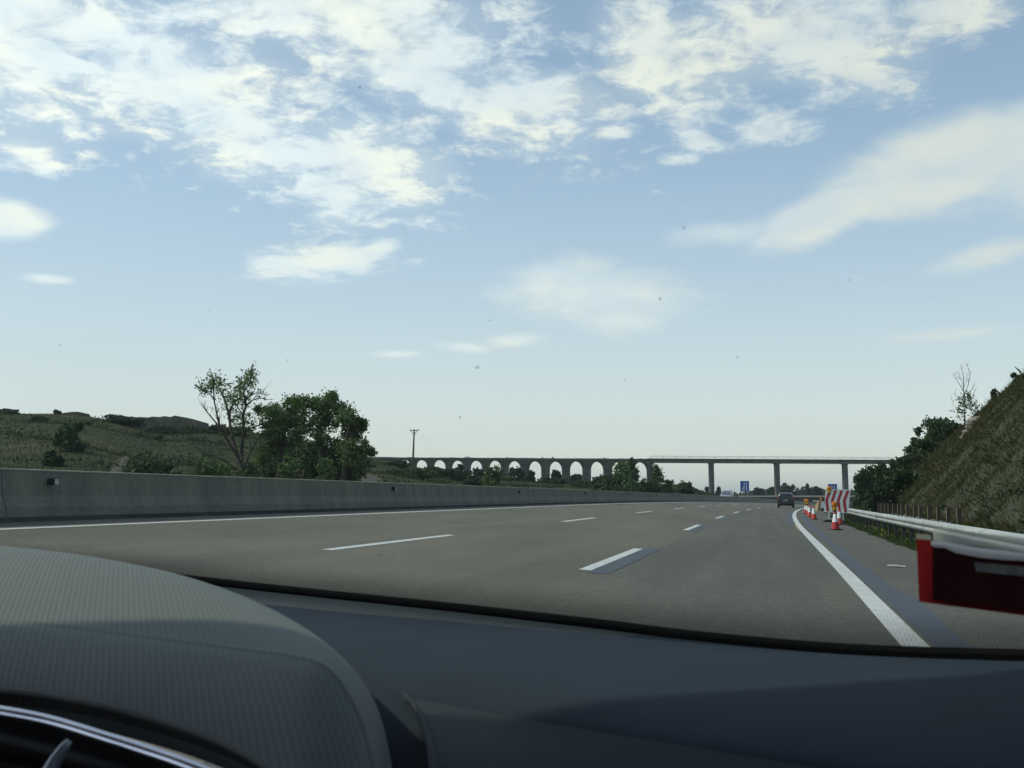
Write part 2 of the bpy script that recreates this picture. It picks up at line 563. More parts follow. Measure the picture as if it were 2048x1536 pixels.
p1 = [(-0.02, -0.05), (-0.02, 0.075), (-0.60, 0.075), (-0.60, -0.05)]
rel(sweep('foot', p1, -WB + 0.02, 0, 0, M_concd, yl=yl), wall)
p2 = [(-0.045, 0.075), (-0.065, 0.22), (-0.135, 0.40), (-0.175, 0.785), (-0.44, 0.785), (-0.48, 0.40), (-0.56, 0.22), (-0.58, 0.075)]
rel(sweep('wall_body', p2, -WB, 0, 0, M_conc, yl=yl), wall)
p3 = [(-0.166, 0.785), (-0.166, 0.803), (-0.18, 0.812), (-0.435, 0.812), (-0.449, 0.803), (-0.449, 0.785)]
rel(sweep('coping', p3, -WB, 0, 0, M_concl, yl=yl), wall)  # top strip of the same wall in the painted sunlit colour
M_joint = mat('joint_filler', (0.10, 0.10, 0.09), 0.9, var=0.2)
for k in range(26):
    y = 8.2 + 6.15 * k
    jb = MB(); jb.add([R(-WB + a, y + dy_, dz) for dy_ in (0, 0.02) for a, dz in ((-0.043, 0.08), (-0.062, 0.22), (-0.132, 0.40), (-0.172, 0.78))],
                      [(0, 1, 5, 4), (1, 2, 6, 5), (2, 3, 7, 6)])
    rel(jb.build('joint', M_joint), wall)
refl_white = mat('reflector_face', (0.62, 0.66, 0.62), 0.3, var=0.1)
for px in (130, 803, 1050, 1179, 1262, 1319, 1363):
    y = Y_at(px, -WB + 0.16)
    c = R(-WB - 0.12, y, 0.61)
    o = rel(MB().box(c + Vector((0.03, 0, 0)), (0.10, 0.07, 0.11)).build('reflector', M_rub), wall)
    o2 = MB().box(c + Vector((0.085, 0.05, 0)), (0.012, 0.085, 0.085)).build('reflector_face', refl_white)
    o2.parent = o

# ------------------------------------------------------------------ guard rail on the right
rail = thing('guard_rail', 'galvanised steel guard rail with a W-shaped beam along the hard shoulder', 'guard rail', R(3.85, 20))
GS = 3.85
pts = [(0.055, -0.31), (0.035, -0.285), (-0.03, -0.255), (-0.045, -0.215), (-0.03, -0.18), (0.03, -0.16), (0.03, -0.145), (-0.03, -0.125),
       (-0.045, -0.085), (-0.03, -0.045), (0.035, -0.012), (0.055, 0.0)]
prof = [(a, 0.75 + z) for a, z in pts] + [(a + 0.012, 0.75 + z) for a, z in reversed(pts)]
M_beam = mat('rail_beam_zinc', (0.44, 0.46, 0.435), 0.55, col2=(0.33, 0.35, 0.33), scale=0.9, metal=0.1, stretch=(1, 0.3, 4), fine=0.05, fscale=30)
rel(sweep('beam', prof, GS, 3, 190, M_beam, n0=1.0), rail)
for yk_ in range(6, 60, 4):
    rel(sweep('beam_overlap', [(a - 0.004, z + 0.0) for a, z in prof[:12]], GS, yk_, yk_ + 0.32, M_steel, closed=False, n0=0.1), rail)
y = 4.0
pidx = 0
while y < 100:
    q = R(GS + 0.14, y)
    rel(MB().box(q + Vector((0, 0, 0.20)), (0.10, 0.11, 0.95)).build('post', M_dark), rail)
    if y < 45:
        rel(MB().box(q + Vector((-0.075, 0, 0.53)), (0.05, 0.09, 0.20)).build('spacer', M_dark), rail)
        for dz in (0.57, 0.60):
            rel(MB().tube([R(GS - 0.048, y + (dz - 0.57) * 3 + 0.8, 0.66), R(GS - 0.03, y + (dz - 0.57) * 3 + 0.8, 0.66)], 0.014, 6).build('bolt', M_dark), rail)
    y += 2.0 if y < 60 else 4.0
q = R(GS - 0.03, Y_at(1753, GS), 0.60)
rel(MB().box(q, (0.035, 0.16, 0.09)).build('reflector', mat('rusty_orange', (0.22, 0.10, 0.03), 0.5, var=0.2)), rail)

# ------------------------------------------------------------------ right verge and embankment
RIDGE = []
SR = 17.0
for px, py in [(2400, 530), (2250, 625), (2120, 696), (2048, 750), (2000, 790), (1965, 822), (1930, 850), (1900, 876), (1860, 912), (1835, 938)]:
    y = Y_at(px, SR)
    RIDGE.append((y, P(px, py + 13, y).z))
RIDGE.sort()
ridge_f = lambda y: float(np.interp(y, [r[0] for r in RIDGE] + [RIDGE[-1][0] + 35, RIDGE[-1][0] + 90], [r[1] for r in RIDGE] + [3.0, -1.5]))


def hnoise(x, y, f=0.25):
    return (math.sin(x * f * 1.7 + y * f * 0.6 + 1.3) + math.sin(y * f * 1.9 - x * f * 0.8) + 0.6 * math.sin((x + y) * f * 3.1 + 0.5) + 0.4 * math.sin((x * 1.3 - y) * f * 5.3)) / 3.0


def bank_pt(s, y):
    base = -BANK * 3.4 + DZ(y) - 0.04
    rz = ridge_f(y)
    if s <= 5.0:
        z = base - 0.03 * (s - 3.35) - 0.012
    elif s <= 8.0:
        t = (s - 5) / 3; z = base - 0.06 + 0.35 * t * t
    elif s <= SR:
        t = (s - 8) / (SR - 8)
        z0 = base + 0.29
        e = t ** 1.04
        z = z0 + (rz - z0) * e + math.sin(t * math.pi) * 0.25
    else:
        z = rz - (s - SR) * 0.06
    if s > 6:
        z += 0.25 * hnoise(s, y, 0.5) * min(1, (s - 6) / 3)
    return Vector((s + CX(y), y, z))


b = MB()
ss = [3.2, 3.6, 4.2, 5, 5.7, 6.5, 7.2, 8] + [8 + 0.75 * i for i in range(1, 13)] + [18, 20, 24, 30, 45, 80]
b.grid([[bank_pt(s, y) for s in ss] for y in ys(-10, 330, 1.2)])
M_bank = mat('embankment_soil', (0.05, 0.052, 0.024), 0.95, col2=(0.028, 0.036, 0.016), scale=0.35, bump=0.8, bscale=6, fine=0.3, fscale=8)
tag(b.build('embankment', M_bank, smooth=True), kind='structure')

# low concrete drain channel behind the rail
b = MB()
for s0 in (6.55,):
    rows = []
    for y in ys(46, 72, 1.0):
        rows.append([bank_pt(s0, y) + Vector((0, 0, 0.13)), bank_pt(s0, y) + Vector((0.04, 0, 0.20)), bank_pt(s0 + 0.4, y) + Vector((0, 0, 0.28)), bank_pt(s0 + 0.45, y) + Vector((0, 0, 0.05))])
    b.grid(rows)
tag(b.build('drain_channel', mat('drain_concrete', (0.10, 0.098, 0.08), 0.9, var=0.25, scale=3)), 'low pale concrete drain edge running behind the row of short dark posts', 'drain channel')


# ------------------------------------------------------------------ grass
def blades(name, base, length, width, lean, m, curve=0.25, parent=None):
    """base (n,3), length (n,), lean (n,2) horizontal lean per unit length"""
    n = len(base)
    ang = rng.uniform(0, 2 * np.pi, n)
    sx = np.stack([np.cos(ang), np.sin(ang), np.zeros(n)], 1) * width[:, None] * 0.5
    tipd = np.stack([lean[:, 0], lean[:, 1], np.ones(n)], 1)
    tipd /= np.linalg.norm(tipd, axis=1)[:, None]
    mid = base + tipd * (length * 0.5)[:, None] * np.array([0.75, 0.75, 1.05])
    tip = base + tipd * length[:, None] + np.stack([lean[:, 0], lean[:, 1], -0.3 * np.ones(n)], 1) * (length * curve)[:, None]
    V = np.stack([base - sx, base + sx, mid + sx * 0.8, tip, mid - sx * 0.8], 1).reshape(-1, 3)
    return np_mesh(name, V, 5, m, parent)


G_dry = leafmat('dry_grass', [(0.034, 0.050, 0.013), (0.056, 0.070, 0.018), (0.084, 0.084, 0.025), (0.122, 0.106, 0.038)], 0.8, 0.3, 0.28)
G_grn = leafmat('green_grass', [(0.022, 0.045, 0.012), (0.04, 0.075, 0.02), (0.065, 0.10, 0.03), (0.13, 0.14, 0.05)], 0.8, 0.35, 0.9)
bs_, ln_, wd_, le_ = [], [], [], []
N = 210000
u = rng.uniform(0, 1, N)
yy = 14 + (150 - 14) * u ** 1.3
s_ = 5.2 + (19.5 - 5.2) * rng.uniform(0, 1, N)
clump = rng.uniform(-1, 1, (N, 2))
hf = np.array([0.5 + 0.5 * hnoise(a * 3, b_ * 3, 0.4) for a, b_ in zip(s_, yy)])
keep = rng.uniform(0, 1, N) < 0.45 + 0.55 * hf
s_, yy, hf, clump = s_[keep], yy[keep], hf[keep], clump[keep]
base = np.array([bank_pt(a, b_) for a, b_ in zip(s_, yy)])
n = len(base)
ln = rng.uniform(0.12, 0.34, n) * (0.6 + 0.8 * hf) * (1 + 0.4 * (s_ > 15))
wd = 0.010 + 0.00030 * yy
lean = np.stack([-0.35 + 0.5 * clump[:, 0], 0.1 + 0.5 * clump[:, 1]], 1)
tag(blades('embankment_grass', base, ln, wd, lean, G_dry), 'dry olive and straw coloured grass covering the steep right embankment', 'grass', kind='stuff')
# tall stalks on the skyline and on the face
N = 1300
yy = rng.uniform(30, 120, N); s_ = np.where(rng.uniform(0, 1, N) < 0.35, rng.uniform(16, 19, N), rng.uniform(7, 17, N))
base = np.array([bank_pt(a, b_) for a, b_ in zip(s_, yy)])
G_stalk = leafmat('dry_stalks', [(0.07, 0.07, 0.035), (0.14, 0.12, 0.06), (0.26, 0.22, 0.13)], 0.9, 0.2, 0.3)
tag(blades('dry_stalks', base, rng.uniform(0.5, 1.15, N), 0.008 + 0.0002 * yy, np.stack([rng.normal(-0.2, 0.25, N), rng.normal(0, 0.35, N)], 1), G_stalk),
    'tall pale dry stalks standing out of the embankment grass', 'dry stalks', kind='stuff')
cen = []
for _ in range(190):
    y_ = 18 + 120 * rnd.random() ** 1.3; q_s = rnd.uniform(6.5, 17)
    if hnoise(q_s * 2, y_ * 2, 0.3) < -0.05: continue
    c_ = np.array(bank_pt(q_s, y_)); rr = rnd.uniform(0.25, 0.7)
    cen.append(c_ + rng.normal(0, 1, (110, 3)) * np.array([rr, rr, rr * 0.42]) * 0.55 + np.array([0, 0, rr * 0.35]))
L_weed = leafmat('weed_leaves', [(0.014, 0.03, 0.010), (0.03, 0.055, 0.016), (0.05, 0.08, 0.024)], 0.7, 0.3, 0.6)
cen_weeds = np.concatenate(cen)
# green verge under the rail
N = 26000
yy = 7 + 75 * rng.uniform(0, 1, N) ** 1.6; s_ = 3.42 + 2.9 * rng.beta(1.1, 1.5, N)
base = np.array([bank_pt(a, b_) for a, b_ in zip(s_, yy)])
ln = rng.uniform(0.08, 0.26, N) * np.clip((s_ - 3.3) * 1.6, 0.35, 1.0)
tag(blades('verge_grass', base, ln, 0.012 + 0.0004 * yy, rng.normal(0, 0.35, (N, 2)), G_grn), 'rough green grass under and behind the guard rail', 'grass', kind='stuff')
# small yellow flowers in the verge
N = 330
yy = rng.uniform(14, 48, N); s_ = rng.uniform(3.6, 5.3, N)
base = np.array([bank_pt(a, b_) for a, b_ in zip(s_, yy)]) + np.stack([np.zeros(N), np.zeros(N), rng.uniform(0.1, 0.26, N)], 1)
r_ = 0.022
dd = rng.normal(0, 1, (N, 2, 3)); d1_ = dd[:, 0] / np.linalg.norm(dd[:, 0], axis=1)[:, None] * r_; d2_ = dd[:, 1] / np.linalg.norm(dd[:, 1], axis=1)[:, None] * r_
Vq = np.stack([base - d1_, base - d2_, base + d1_, base + d2_], 1).reshape(-1, 3)
tag(np_mesh('yellow_flowers', Vq, 4, mat('yellow_petals', (0.55, 0.42, 0.02), 0.7, var=0.3)), 'scattered tiny yellow flowers in the verge grass below the rail', 'flowers', kind='stuff')


# ------------------------------------------------------------------ foliage
def leaf_quads(cent, size, up_bias=0.0):
    n = len(cent)
    a = rng.normal(0, 1, (n, 3)); a[:, 2] *= (1 - up_bias); a /= np.linalg.norm(a, axis=1)[:, None]
    c_ = rng.normal(0, 1, (n, 3)); b_ = np.cross(a, c_); b_ /= np.linalg.norm(b_, axis=1)[:, None]
    sz = size * rng.uniform(0.6, 1.35, n)[:, None]
    return np.stack([cent - a * sz, cent - b_ * sz * 0.55, cent + a * sz, cent + b_ * sz * 0.55], 1).reshape(-1, 3)


def clumpy(clumps, per, spread=0.55):
    """clumps: list of (centre, radii); leaves gathered in sub-clumps towards each clump's skin"""
    out = []
    for c_, r in clumps:
        c_ = np.array(c_); r = np.array(r if hasattr(r, '__len__') else (r, r, r))
        nsub = max(4, int(14 * float(np.mean(r)) ** 0.3))
        d = rng.normal(0, 1, (nsub, 3)); d /= np.linalg.norm(d, axis=1)[:, None]
        sub = c_ + d * r * (rng.uniform(0.25, 1.0, nsub)[:, None] ** 0.6)
        k = max(6, int(per / nsub))
        for q in sub:
            out.append(q + rng.normal(0, 1, (k, 3)) * r * 0.30 * rng.uniform(0.6, 1.5))
    return np.concatenate(out)


BARK = mat('bark', (0.075, 0.062, 0.048), 0.95, col2=(0.04, 0.034, 0.028), scale=6, bump=0.6, bscale=20)
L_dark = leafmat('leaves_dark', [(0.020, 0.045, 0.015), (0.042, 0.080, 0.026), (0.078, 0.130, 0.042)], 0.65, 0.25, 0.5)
L_mid = leafmat('leaves_mid', [(0.032, 0.065, 0.02), (0.068, 0.125, 0.038), (0.12, 0.19, 0.055), (0.19, 0.25, 0.085)], 0.6, 0.3, 0.5)
L_bush = leafmat('leaves_bush', [(0.018, 0.034, 0.014), (0.034, 0.055, 0.022), (0.06, 0.08, 0.032)], 0.7, 0.25, 0.7)
L_far = leafmat('leaves_far', [(0.020, 0.034, 0.022), (0.034, 0.052, 0.030), (0.05, 0.072, 0.038)], 0.8, 0.2, 0.15)
L_olive = leafmat('leaves_olive', [(0.035, 0.05, 0.02), (0.07, 0.09, 0.03), (0.12, 0.135, 0.05)], 0.7, 0.3, 0.6)


def shrub(name, label, cat, loc, wdt, hgt, m, n=700, leaf=0.12, group=None, cone=False, stems=4):
    loc = Vector(loc)
    t = thing(name, label, cat, loc, 0, group)
    cl = []
    k = 17 if wdt > 1.5 else 9
    for i in range(k):
        h = (i + rnd.uniform(0.1, 0.9)) / k * 0.88 + 0.04
        rr = wdt * 0.5 * ((1 - h) ** 0.75 if cone else math.sqrt(max(0.06, 1 - ((h - 0.38) / 0.64) ** 2)))
        a = rnd.uniform(0, 2 * math.pi); q = rnd.uniform(0.35, 0.85) * rr
        r0 = wdt * rnd.uniform(0.13, 0.21) * (0.6 + 0.4 * rr / (wdt * 0.5))
        cl.append(((math.cos(a) * q, math.sin(a) * q, h * hgt), (r0, r0, min(r0, hgt * 0.16))))
    cl.append(((0, 0, hgt * 0.45), (wdt * 0.27, wdt * 0.27, hgt * 0.28)))
    if cone:
        cl.append(((0, 0, hgt * 0.88), (wdt * 0.09, wdt * 0.09, hgt * 0.12)))
    cl.append(((0, 0, hgt * 0.15), (wdt * 0.4, wdt * 0.4, hgt * 0.15)))
    cen = clumpy(cl, 1.5 * n / len(cl))
    cen = cen[cen[:, 2] > 0.0]
    np_mesh('crown', leaf_quads(cen, leaf), 4, m, t)
    b_ = MB()
    for c_, r in cl[:max(2, stems)]:
        e = Vector(c_)
        b_.tube([(0, 0, -0.3), (e.x * 0.35, e.y * 0.35, e.z * 0.5), e], [0.04 * hgt * 0.35 + 0.02, 0.03 * hgt * 0.3 + 0.012, 0.008], 5)
    b_.build('trunk', BARK, t)
    return t


def branchy(t, start, direc, length, r0, depth, tips, b_, bend=0.35, shrink=0.72, nchild=3, pxy=1.0):
    pts_ = [Vector(start)]; d = Vector(direc).normalized(); n_ = 4
    rs = [r0]
    for i in range(n_):
        d = (d + Vector((rnd.uniform(-1, 1), rnd.uniform(-1, 1), rnd.uniform(-0.3, 0.9))) * bend * 0.35).normalized()
        pts_.append(pts_[-1] + d * length / n_); rs.append(r0 * (1 - 0.45 * (i + 1) / n_))
    b_.tube(pts_, rs, 6 if r0 > 0.05 else 4, cap=False)
    if depth == 0:
        tips.append(pts_[-1]); tips.append(pts_[-2]); return
    for k in range(nchild):
        i = rnd.choice([2, 3, 4, 4])
        a = rnd.uniform(0, 2 * math.pi)
        side = Vector((math.cos(a), math.sin(a), rnd.uniform(-0.1, 0.5)))
        branchy(t, pts_[i], (d + side * rnd.uniform(0.5, 0.95)), length * shrink * rnd.uniform(0.75, 1.1), rs[i] * 0.62, depth - 1, tips, b_, bend, shrink, nchild)


# ------------------------------------------------------------------ left terrain
rx_ = [-500, 0, 60, 110, 160, 200, 275, 330, 400, 500, 600, 700, 745, 780, 815, 850, 900, 950, 1000, 1100, 1200, 1300, 1345, 1375, 1400, 1425, 1460]
ry_ = [806, 826, 828, 828, 830, 838, 856, 860, 858, 864, 880, 905, 917, 921, 930, 939, 945, 953, 960, 965, 968, 970, 968, 973, 981, 989, 994]
rY_ = [150, 150, 150, 150, 150, 152, 155, 158, 160, 170, 180, 190, 200, 200, 200, 205, 210, 215, 220, 230, 240, 250, 255, 262, 270, 285, 300]
wallpx = lambda px: float(np.interp(px, [-500, 0, 370, 740, 1100, 1440], [920, 935, 948, 966, 978, 991]))
G_base = lambda y: 0.72 + DZ(y)


def terr(px, f):
    """f 0..1 from the far edge of the opposite carriageway to the ridge, 1..2 behind it"""
    ystart = Y_at(px, -24.6)
    yr = max(float(np.interp(px, rx_, rY_)), ystart + 15)
    pyr = float(np.interp(px, rx_, ry_))
    zr = P(px, pyr, yr).z
    zb = G_base(ystart)
    if f <= 1:
        y = ystart + (yr - ystart) * f
        g = f ** 1.15
        g += 0.035 * math.sin(f * 19 + px * 0.009) * math.sin(f * math.pi)
        z = zb + (zr - zb) * g
        pt = P(px, 900, y)
        z += 0.30 * hnoise(pt.x, pt.y, 0.12) * math.sin(f * math.pi)
    else:
        y = yr + (f - 1) * 160
        z = zr + (-1.6 + DZ(y) * 1.2 - zr) * min(1, (f - 1)) ** 1.3
        pt = P(px, 900, y)
    return Vector((pt.x, pt.y, z))


b = MB()
rows = []
pxs = list(range(-500, 1461, 20))
fs_ = [0, 0.03, 0.07] + [0.1 + 0.045 * i for i in range(20)] + [1.0, 1.05, 1.15, 1.3, 1.5, 1.75, 2.0]
fs_ = sorted(set(fs_))
b.grid([[terr(px, f) for px in pxs] for f in fs_])


def hillmat():
    m = bpy.data.materials.new('hillside'); m.use_nodes = True
    t = NT(m.node_tree); bs = t.n['Principled BSDF']; bs.inputs['Roughness'].default_value = 0.95
    bs.inputs['Specular IOR Level'].default_value = 0.1
    v = t.new('ShaderNodeTexCoord').outputs['Object']
    n1 = t.noise(v, 0.055, 5, 0.6, 0.4); n2 = t.noise(v, 0.35, 5, 0.7); n3 = t.noise(v, 2.2, 3, 0.7)
    c_ = t.mix(t.smooth(n1, 0.42, 0.62), (0.028, 0.043, 0.017), (0.082, 0.080, 0.034))
    c_ = t.mix(t.smooth(n2, 0.45, 0.62), c_, (0.026, 0.040, 0.017))
    c_ = t.mix(t.math('MULTIPLY', t.smooth(n3, 0.45, 0.7), 0.5), c_, (0.12, 0.115, 0.055))
    t.link(c_, bs.inputs['Base Color'])
    bp = t.new('ShaderNodeBump'); bp.inputs['Distance'].default_value = 0.8; bp.inputs['Strength'].default_value = 0.7
    t.put(bp.inputs['Height'], t.math('ADD', n2, t.math('MULTIPLY', n3, 0.4))); t.link(bp.outputs[0], bs.inputs['Normal'])
    return m


tag(b.build('hillside', hillmat(), smooth=True), kind='structure')


def terr_at(px, Y):
    ystart = Y_at(px, -24.6); yr = max(float(np.interp(px, rx_, rY_)), ystart + 15)
    f = (Y - ystart) / (yr - ystart) if Y <= yr else 1 + (Y - yr) / 160
    return terr(px, max(0, f))


# rough grass and low scrub over the hillside
def scatter_hill(n, lo, hi, fa, fb):
    out = []
    for _ in range(n):
        px = rnd.uniform(lo, hi); f = rnd.uniform(fa, fb)
        out.append(terr(px, f))
    return np.array(out)


base = scatter_hill(70000, -120, 1440, 0.0, 1.06)
dist = base[:, 1]
n = len(base)
G_hill = leafmat('hill_grass', [(0.020, 0.036, 0.013), (0.034, 0.052, 0.018), (0.054, 0.064, 0.024), (0.098, 0.088, 0.038)], 0.9, 0.3, 0.09)
tag(blades('hill_grass', base, rng.uniform(0.12, 0.34, n), 0.012 + 0.00038 * dist, rng.normal(0, 0.35, (n, 2)), G_hill),
    'rough green and straw coloured grass over the left hillside', 'grass', kind='stuff')
# ground-hugging scrub as one mass
cen = []
for _ in range(110):
    px = rnd.uniform(-100, 1400); f = rnd.uniform(0.05, 0.9)
    if hnoise(px * 0.05, f * 30, 1.0) < 0.1 - 0.3 * (f > 0.85) - 0.35 * (px > 700): continue
    c_ = terr(px, f); rr = rnd.uniform(0.6, 1.7) * (0.6 if px > 700 else 1)
    for _j in range(4):
        c3 = np.array(c_) + rng.normal(0, 1, 3) * np.array([rr * 1.6, rr * 1.6, 0])
        q = rng.normal(0, 1, (60, 3)) * np.array([rr * 0.55, rr * 0.55, rr * 0.22]) + c3 + np.array([0, 0, rr * 0.12])
        cen.append(q)
cen = np.concatenate(cen)
tag(np_mesh('scrub', leaf_quads(cen, 0.15), 4, L_bush), 'low dark scrub spread in patches over the left hillside', 'scrub', kind='stuff')

# bare earth patch and mound
M_earth = mat('bare_earth', (0.066, 0.056, 0.028), 0.95, col2=(0.042, 0.042, 0.02), scale=0.8, bump=0.6, bscale=4)


def earth(label, px0, px1, f0, f1, skew):
    b_ = MB(); rows_ = []
    for i in range(9):
        f = f0 + (f1 - f0) * i / 8
        sh = skew * (i / 8)
        taper = math.sin(math.pi * (0.12 + 0.76 * i / 8))
        mid = (px0 + px1) / 2 + sh; hw = (px1 - px0) / 2 * taper
        rows_.append([terr(mid + hw * (k / 6 - 1), f) + Vector((0, 0, 0.10 + 0.1 * math.sin(math.pi * k / 12))) for k in range(13)])
    b_.grid(rows_)
    return tag(b_.build('bare_earth', M_earth, smooth=True), label, 'bare earth', kind='structure')


earth('pale bare earth bank at the foot of the left hill', 194, 222, 0.07, 0.30, 46)
earth('pale bare earth bank beside the wall at the far left', -60, 14, 0.08, 0.16, -20)
earth('ochre bare earth patch right of the tree clump', 715, 765, 0.22, 0.36, 0)

# individually visible bushes on the hillside: px, width px, height px, f, label
hill_bushes = [
    (112, 16, 10, 1.0, 'tiny dark bush alone on the left skyline'),
    (75, 34, 14, 0.80, 'dark low bush high on the open slope at far left'),
    (178, 20, 12, 0.76, 'small round dark bush below the ridge ruin'),
    (140, 70, 62, 0.30, 'large dark bush standing behind the wall at left'),
    (110, 50, 36, 0.24, 'dark bush left of the large bush behind the wall'),
    (185, 45, 22, 0.13, 'low dark bush at the foot of the pale earth bank'),
    (300, 130, 34, 0.20, 'wide low green bush between the earth bank and the tall thin tree'),
    (278, 26, 12, 0.70, 'small bush in the sunlit grass left of the stone ruin'),
    (315, 22, 12, 0.62, 'small bush in the sunlit grass below the stone ruin'),
    (240, 120, 20, 0.97, 'bushy dark scrub line on the ridge left of the stone ruin'),
    (345, 110, 17, 0.86, 'dark hedge along the foot of the stone ruin'),
    (450, 120, 20, 0.84, 'dark hedge right of the stone ruin behind the tall thin tree'),
    (12, 50, 12, 0.98, 'dark bush on the skyline at the left edge'),
    (820, 110, 18, 0.55, 'dark scrub on the slope below the utility pole'),
    (900, 90, 20, 0.62, 'dark green bush below the third visible arch'),
    (960, 60, 22, 0.50, 'low bush left of the bright green bush'),
]
for px, wp, hp, f, lab in hill_bushes:
    q = terr(px, f); pxm = q.y / F
    wdt = wp * pxm; hgt = max(hp * pxm, 0.5)
    shrub('bush', lab, 'bush', q - Vector((0, 0, 0.15)), wdt, hgt * 1.05, L_dark if hp > 25 else L_bush, int(420 + wp * 12), 0.10 + 0.0009 * q.y)

# ------------------------------------------------------------------ stone ruins on the ridge
M_stone = mat('old_stone', (0.085, 0.085, 0.068), 0.95, col2=(0.05, 0.052, 0.044), scale=0.5, bump=0.9, bscale=3, fine=0.3, fscale=1.6)


def ruin(label, outline, Yd, depth):
    """broken stone wall; outline as photo points of its front face at distance Yd"""
    vf = [P(x, y, Yd) for x, y in outline]
    bk = Vector((0.28 * depth * -1, depth, 0))
    n_ = len(vf)
    b_ = MB()
    b_.add(vf + [v + bk for v in vf], [tuple(range(n_)), tuple(range(2 * n_ - 1, n_ - 1, -1))] + [(k, k + n_, (k + 1) % n_ + n_, (k + 1) % n_) for k in range(n_)])
    return tag(b_.build('stone_ruin', M_stone), label, 'ruin')


ruin('long stone ruin with a broken top and a sharp right corner on the left ridge',
     [(279, 866), (277, 838), (284, 834), (296, 835), (305, 833), (318, 834), (330, 832), (341, 834), (350, 831), (360, 833), (372, 835), (386, 838), (396, 841), (396, 870)], 156, 7)
ruin('short dark stone ruin just left of the gap in the ridge wall', [(236, 860), (236, 836), (246, 834), (262, 835), (272, 838), (275, 842), (275, 862)], 156, 5)
ruin('low flat-topped stone ruin on the left skyline', [(118, 840), (120, 827), (132, 825), (145, 823.5), (157, 823.5), (158, 842)], 150, 5)

# ------------------------------------------------------------------ trees left
def at_ground(px, Y):
    return terr_at(px, Y)


def poly_branch(b_, pts_px, Y, r0, r1, dY=0):
    n_ = len(pts_px)
    pts_ = [P(x, y, Y + dY * i / (n_ - 1)) for i, (x, y) in enumerate(pts_px)]
    b_.tube(pts_, [r0 + (r1 - r0) * i / (n_ - 1) for i in range(n_)], 6, cap=False)
    return pts_


# tall thin half-dead tree
TY = 62.0
g0 = at_ground(488, TY)
t = thing('half_bare_tree', 'tall half-bare tree with thin leaning limbs and sparse leaves behind the wall', 'tree', g0)
b = MB()
limbs = []
limbs.append((poly_branch(b, [(486, 975), (485, 945), (475, 915), (468, 890), (462, 862), (458, 830), (450, 800), (440, 780), (430, 768)], TY, 0.19, 0.025, 2), 1))
limbs.append((poly_branch(b, [(475, 915), (455, 880), (440, 855), (434, 830), (428, 800), (427, 770), (430, 757)], TY, 0.09, 0.02, -2), 1))
limbs.append((poly_branch(b, [(486, 945), (483, 900), (487, 865), (486, 830), (492, 812), (490, 800), (487, 785), (500, 765), (503, 745)], TY, 0.12, 0.02, -3), 1))
limbs.append((poly_branch(b, [(487, 832), (474, 812), (466, 800)], TY, 0.05, 0.015, 1), .5))
limbs.append((poly_branch(b, [(458, 830), (466, 806), (480, 795), (478, 780), (485, 765)], TY, 0.08, 0.02, 1), 1))
limbs.append((poly_branch(b, [(492, 812), (505, 800), (522, 796), (533, 800)], TY, 0.06, 0.012, 2), .3))
limbs.append((poly_branch(b, [(490, 800), (505, 788), (520, 786), (535, 792)], TY, 0.05, 0.012, -2), .3))
limbs.append((poly_branch(b, [(440, 855), (424, 836), (412, 822), (408, 812)], TY, 0.06, 0.012, 1), .2))
limbs.append((poly_branch(b, [(430, 800), (420, 788), (410, 783), (404, 780)], TY, 0.04, 0.012, -1), 1))
limbs.append((poly_branch(b, [(487, 935), (500, 905), (515, 880), (528, 862)], TY, 0.08, 0.02, 2), .6))
limbs.append((poly_branch(b, [(485, 865), (505, 855), (525, 848)], TY, 0.06, 0.02, 1), .6))
limbs.append((poly_branch(b, [(484, 950), (455, 925), (430, 912), (405, 905)], TY, 0.07, 0.015, -2), .4))
limbs.append((poly_branch(b, [(478, 945), (455, 940), (420, 932), (390, 930)], TY, 0.05, 0.012, 2), .25))
tips = []
for pts_, wgt in limbs:
    for i in range(2, len(pts_)):
        for k in range(4):
            d = (pts_[i] - pts_[i - 1]).normalized() + Vector((rnd.uniform(-1, 1), rnd.uniform(-1, 1), rnd.uniform(-.2, 1))) * 0.8
            e = pts_[i - 1].lerp(pts_[i], rnd.random()); d.normalize()
            L = rnd.uniform(0.4, 1.1)
            m1 = e + d * L * 0.5; m2 = m1 + (d + Vector((rnd.uniform(-.5, .5), 0, rnd.uniform(-.2, .5)))).normalized() * L * 0.5
            b.tube([e, m1, m2], [0.02, 0.012, 0.006], 4, cap=False)
            if rnd.random() < wgt: tips.append(m2); tips.append(m1)
rel(b.build('trunk', BARK), t)
cen = []
hot = [(430, 765, 18), (418, 776, 16), (440, 772, 16), (470, 790, 16), (482, 778, 18), (492, 770, 16), (498, 752, 12), (505, 745, 8), (488, 790, 18),
       (463, 808, 12), (478, 850, 16), (492, 838, 14), (470, 835, 14), (408, 780, 8), (455, 795, 10), (500, 760, 12), (505, 855, 12), (485, 805, 10)]
for x, y, r in hot:
    c_ = np.array(P(x, y, TY + rnd.uniform(-2, 2))); rr = r * TY / F * 1.15
    cen.append(c_ + rng.normal(0, 0.55, (int(r * 9), 3)) * rr)
for tp in tips:
    if rnd.random() < 0.7: cen.append(np.array(tp) + rng.normal(0, 0.12, (rnd.randint(1, 4), 3)))
rel(np_mesh('crown', leaf_quads(np.concatenate(cen), 0.085), 4, L_mid), t)


